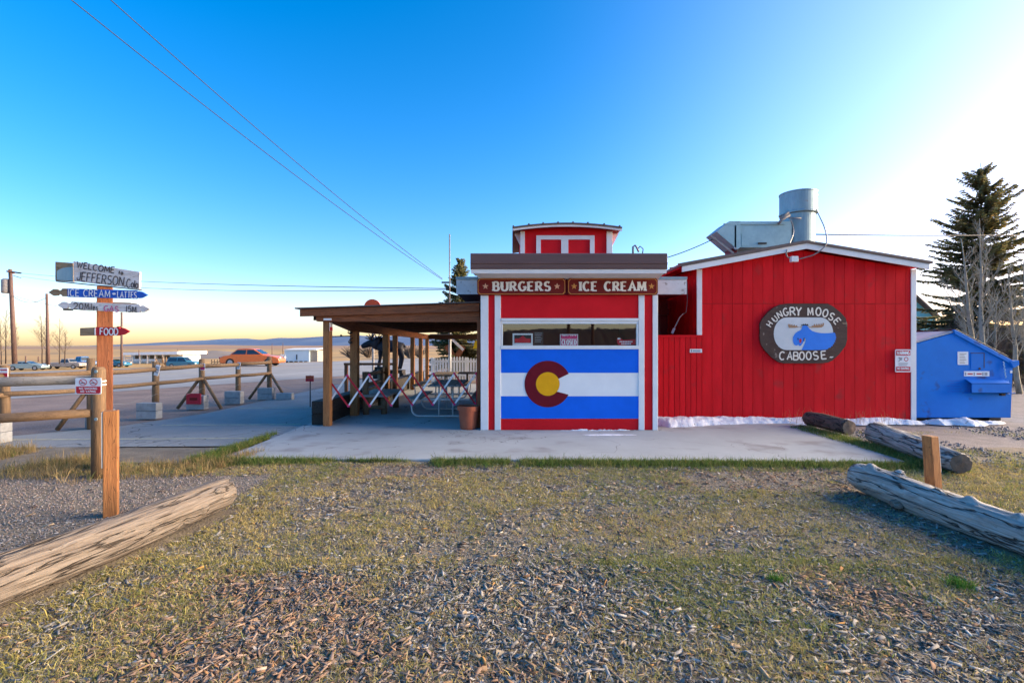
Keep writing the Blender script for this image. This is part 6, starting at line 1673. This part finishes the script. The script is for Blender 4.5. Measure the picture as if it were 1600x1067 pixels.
def car(label, name, loc, rotz, body, L=4.5, H=1.45, kind='sedan', group='parked vehicles beyond the highway', cat='car'):
    root = bpy.data.objects.new(name, None); root.empty_display_size = .2; col.objects.link(root)
    tag(root, label, cat, group)
    W = 1.76; h = L / 2; ps = []
    def part(nm, mb, m, bevel=0.0, smooth=False):
        o = mb.build(nm, m, None, bevel, smooth, seg=2); o.parent = root; return o
    if kind == 'sedan':
        prof = [(-h, .42), (-h + .05, .72), (-h + .35, .86), (-h + 1.1, .93), (h - 1.5, .93), (h - .5, .82), (h - .08, .66), (h, .40), (h - .1, .26), (-h + .1, .26)]
        roof = [(-h + .75, .92), (-h + 1.35, H - .03), (-h + 2.0, H), (h - 2.05, H - .04), (h - 1.25, .92)]
    elif kind == 'suv':
        prof = [(-h, .45), (-h + .02, .95), (-h + .2, 1.02), (h - 1.4, 1.02), (h - .25, .95), (h, .75), (h, .42), (h - .1, .3), (-h + .1, .3)]
        roof = [(-h + .08, 1.0), (-h + .3, H), (-h + 1.2, H + .03), (h - 1.9, H), (h - 1.25, 1.0)]
    else:
        prof = [(-h, .55), (-h, .95), (h - 1.5, 1.0), (h - .2, .95), (h, .8), (h, .45), (h - .1, .36), (-h + .1, .36)]
        roof = [(-.25, .98), (-.1, H), (.6, H + .02), (h - 2.0 + .35, H - .02), (h - 1.35, .98)]
    part('body', MB().prism([(a, -W / 2, b) for a, b in prof], (0, W, 0)), body, .06)
    # cabin narrows towards the roof
    cb = MB(); n = len(roof); vs = []
    for s in (-1, 1):
        for a, b in roof: vs.append((a, s * (W / 2 - .05 - .16 * (b - .9) / .55), b))
    cb.add(vs, [tuple(range(n)), tuple(range(2 * n - 1, n - 1, -1))] + [(i, i + n, (i + 1) % n + n, (i + 1) % n) for i in range(n)])
    part('cabin', cb, body, .04)
    for s in (-1, 1):
        xs = [a for a, b in roof]; mx = (min(xs) + max(xs)) / 2
        def sidept(a, b): return (a, s * (W / 2 - .05 - .16 * (b - .9) / .55 + .006), b)
        lo_, hi_ = .98, H - .12
        def xat(seg, z):
            (a, b), (c, d) = seg; return a + (c - a) * (z - b) / (d - b)
        xl0, xl1 = xat((roof[0], roof[1]), lo_) + .1, xat((roof[0], roof[1]), hi_) + .1
        xr0, xr1 = xat((roof[-1], roof[-2]), lo_) - .1, xat((roof[-1], roof[-2]), hi_) - .1
        for (p0, p1, q0, q1) in ((xl0, xl1, mx - .04, mx - .04), (mx + .04, mx + .04, xr0, xr1)):
            part('side_window', MB().add([sidept(p0, lo_), sidept(q0, lo_), sidept(q1, hi_), sidept(p1, hi_)], [(0, 1, 2, 3)]), 'car_glass')
        for e, nm, m in ((h, 'headlight', 'lamp_white'), (-h, 'taillight', 'lamp_red')):
            part(nm, MB().box(e - .03, e + .02, s * .62 - .16, s * .62 + .16, .62, .76), m, .02)
        for wx in (-h + .85, h - .85):
            wl = MB(); wl.tube([(wx, s * (W / 2 - .19), .33), (wx, s * (W / 2 + .02), .33)], .33, 20); wo = part('wheel', wl, 'tyre', .03)
            ro = MB().tube([(wx, s * (W / 2 + .0), .33), (wx, s * (W / 2 + .03), .33)], .20, 14).build('rim', 'rim', wo)
    for (i, j) in ((0, 1), (-1, -2)):
        a, b = roof[i], roof[j]; off = .012 * (-1 if i == 0 else 1)
        g_ = [(a[0] + (b[0] - a[0]) * f + off, s * (W / 2 - .16 - .14 * f), a[1] + (b[1] - a[1]) * f + .012) for f, s in ((.12, -1), (.12, 1), (.88, 1), (.88, -1))]
        part('windscreen', MB().add(g_, [(0, 1, 2, 3)]), 'car_glass')
    root.location = loc; root.rotation_euler = (0, 0, rotz)
    return root
ang = math.atan2(rd.y, rd.x)
q = ra + rd * 14.0 + rn * 15.0
cpos = P(396, 572, 40.0)
car('orange sedan driving along the highway behind the log fence', 'orange_car', (cpos.x, cpos.y, -.04), R(8), 'car_orange', 4.6, 1.46, 'sedan', 'vehicles beyond the log fence')
c2 = P(287, 568.5, 78); car('teal sport utility vehicle parked right of the long white shed', 'teal_suv', (c2.x, c2.y, -1.9), R(4), 'car_teal', 4.4, 1.7, 'suv', 'vehicles beyond the log fence')
c3 = P(126, 569, 80); car('blue pickup truck parked left of the sign post', 'blue_pickup', (c3.x, c3.y, -1.9), R(-12), 'car_blue', 5.0, 1.75, 'pickup', 'vehicles beyond the log fence', 'pickup truck')
c4 = P(102, 571, 74); car('dull grey pickup truck parked among the junk cars', 'grey_pickup', (c4.x, c4.y, -1.9), R(10), 'conduit', 4.9, 1.55, 'pickup', 'vehicles beyond the log fence', 'pickup truck')
c5 = P(44, 572, 70); car('dull grey sedan parked by the transformer pole', 'grey_sedan', (c5.x, c5.y, -1.9), R(14), 'galv', 4.3, 1.3, 'sedan', 'vehicles beyond the log fence')
c6 = P(183, 570, 80); car('small teal sedan parked right of the sign post', 'teal_sedan', (c6.x, c6.y, -1.9), R(2), 'car_teal', 3.6, 1.3, 'sedan', 'vehicles beyond the log fence')

hs_ = thing('teal_house', 'teal house with dark gable roof behind the red building', 'house', (X(1440, 36), 36, 0))
Yh = 36.0
MB().xz([(X(1395, Yh), 0), (X(1462, Yh), 0), (X(1462, Yh), Z(492, Yh)), (X(1432, Yh), Z(466, Yh)), (X(1395, Yh), Z(492, Yh))], Yh, Yh + 8).build('wall', 'teal_wall', hs_)
for (a, b) in (((1388, 497), (1433, 463)), ((1433, 463), (1470, 497))):
    MB().prism([P(a[0], a[1], Yh - .5), P(b[0], b[1], Yh - .5), P(b[0], b[1] - 3, Yh - .5), P(a[0], a[1] - 3, Yh - .5)], (0, 9, 0)).build('roof', 'roof_brown', hs_)
wd_ = MB().pbox(1441, 1449, 496, 512, Yh - .06, .05).build('window', 'white', hs_)
MB().pbox(1442, 1448, 497, 511, Yh - .08, .02).build('pane', 'car_glass', wd_)
bushes = [(548, 60, 1.6, 'low brown roadside bush left of the moose statue'), (575, 62, 1.9, 'low brown roadside bush under the moose neck'), (640, 60, 1.8, 'low brown roadside bush right of the moose statue'), (655, 64, 1.5, 'small brown roadside bush near the picket fence')]
for i, (px, Yq, H, lab) in enumerate(bushes):
    r = random.Random(90 + i); root = thing('roadside_bush', lab, 'bush', (X(px, Yq), Yq, 0), 'brown roadside bushes'); tw = MB()
    for k in range(120):
        a = r.uniform(0, 6.28); p = Vector((X(px, Yq), Yq, 0)); e = p + Vector((math.cos(a) * r.uniform(.2, 1.5), math.sin(a) * r.uniform(.2, 1), H * r.uniform(.4, 1)))
        tw.tube([p + (e - p) * .1, (p + e) / 2 + Vector((0, 0, .1)), e], [.05, .04, .02], 3, cap=False)
    tw.build('stems', 'twig', root)
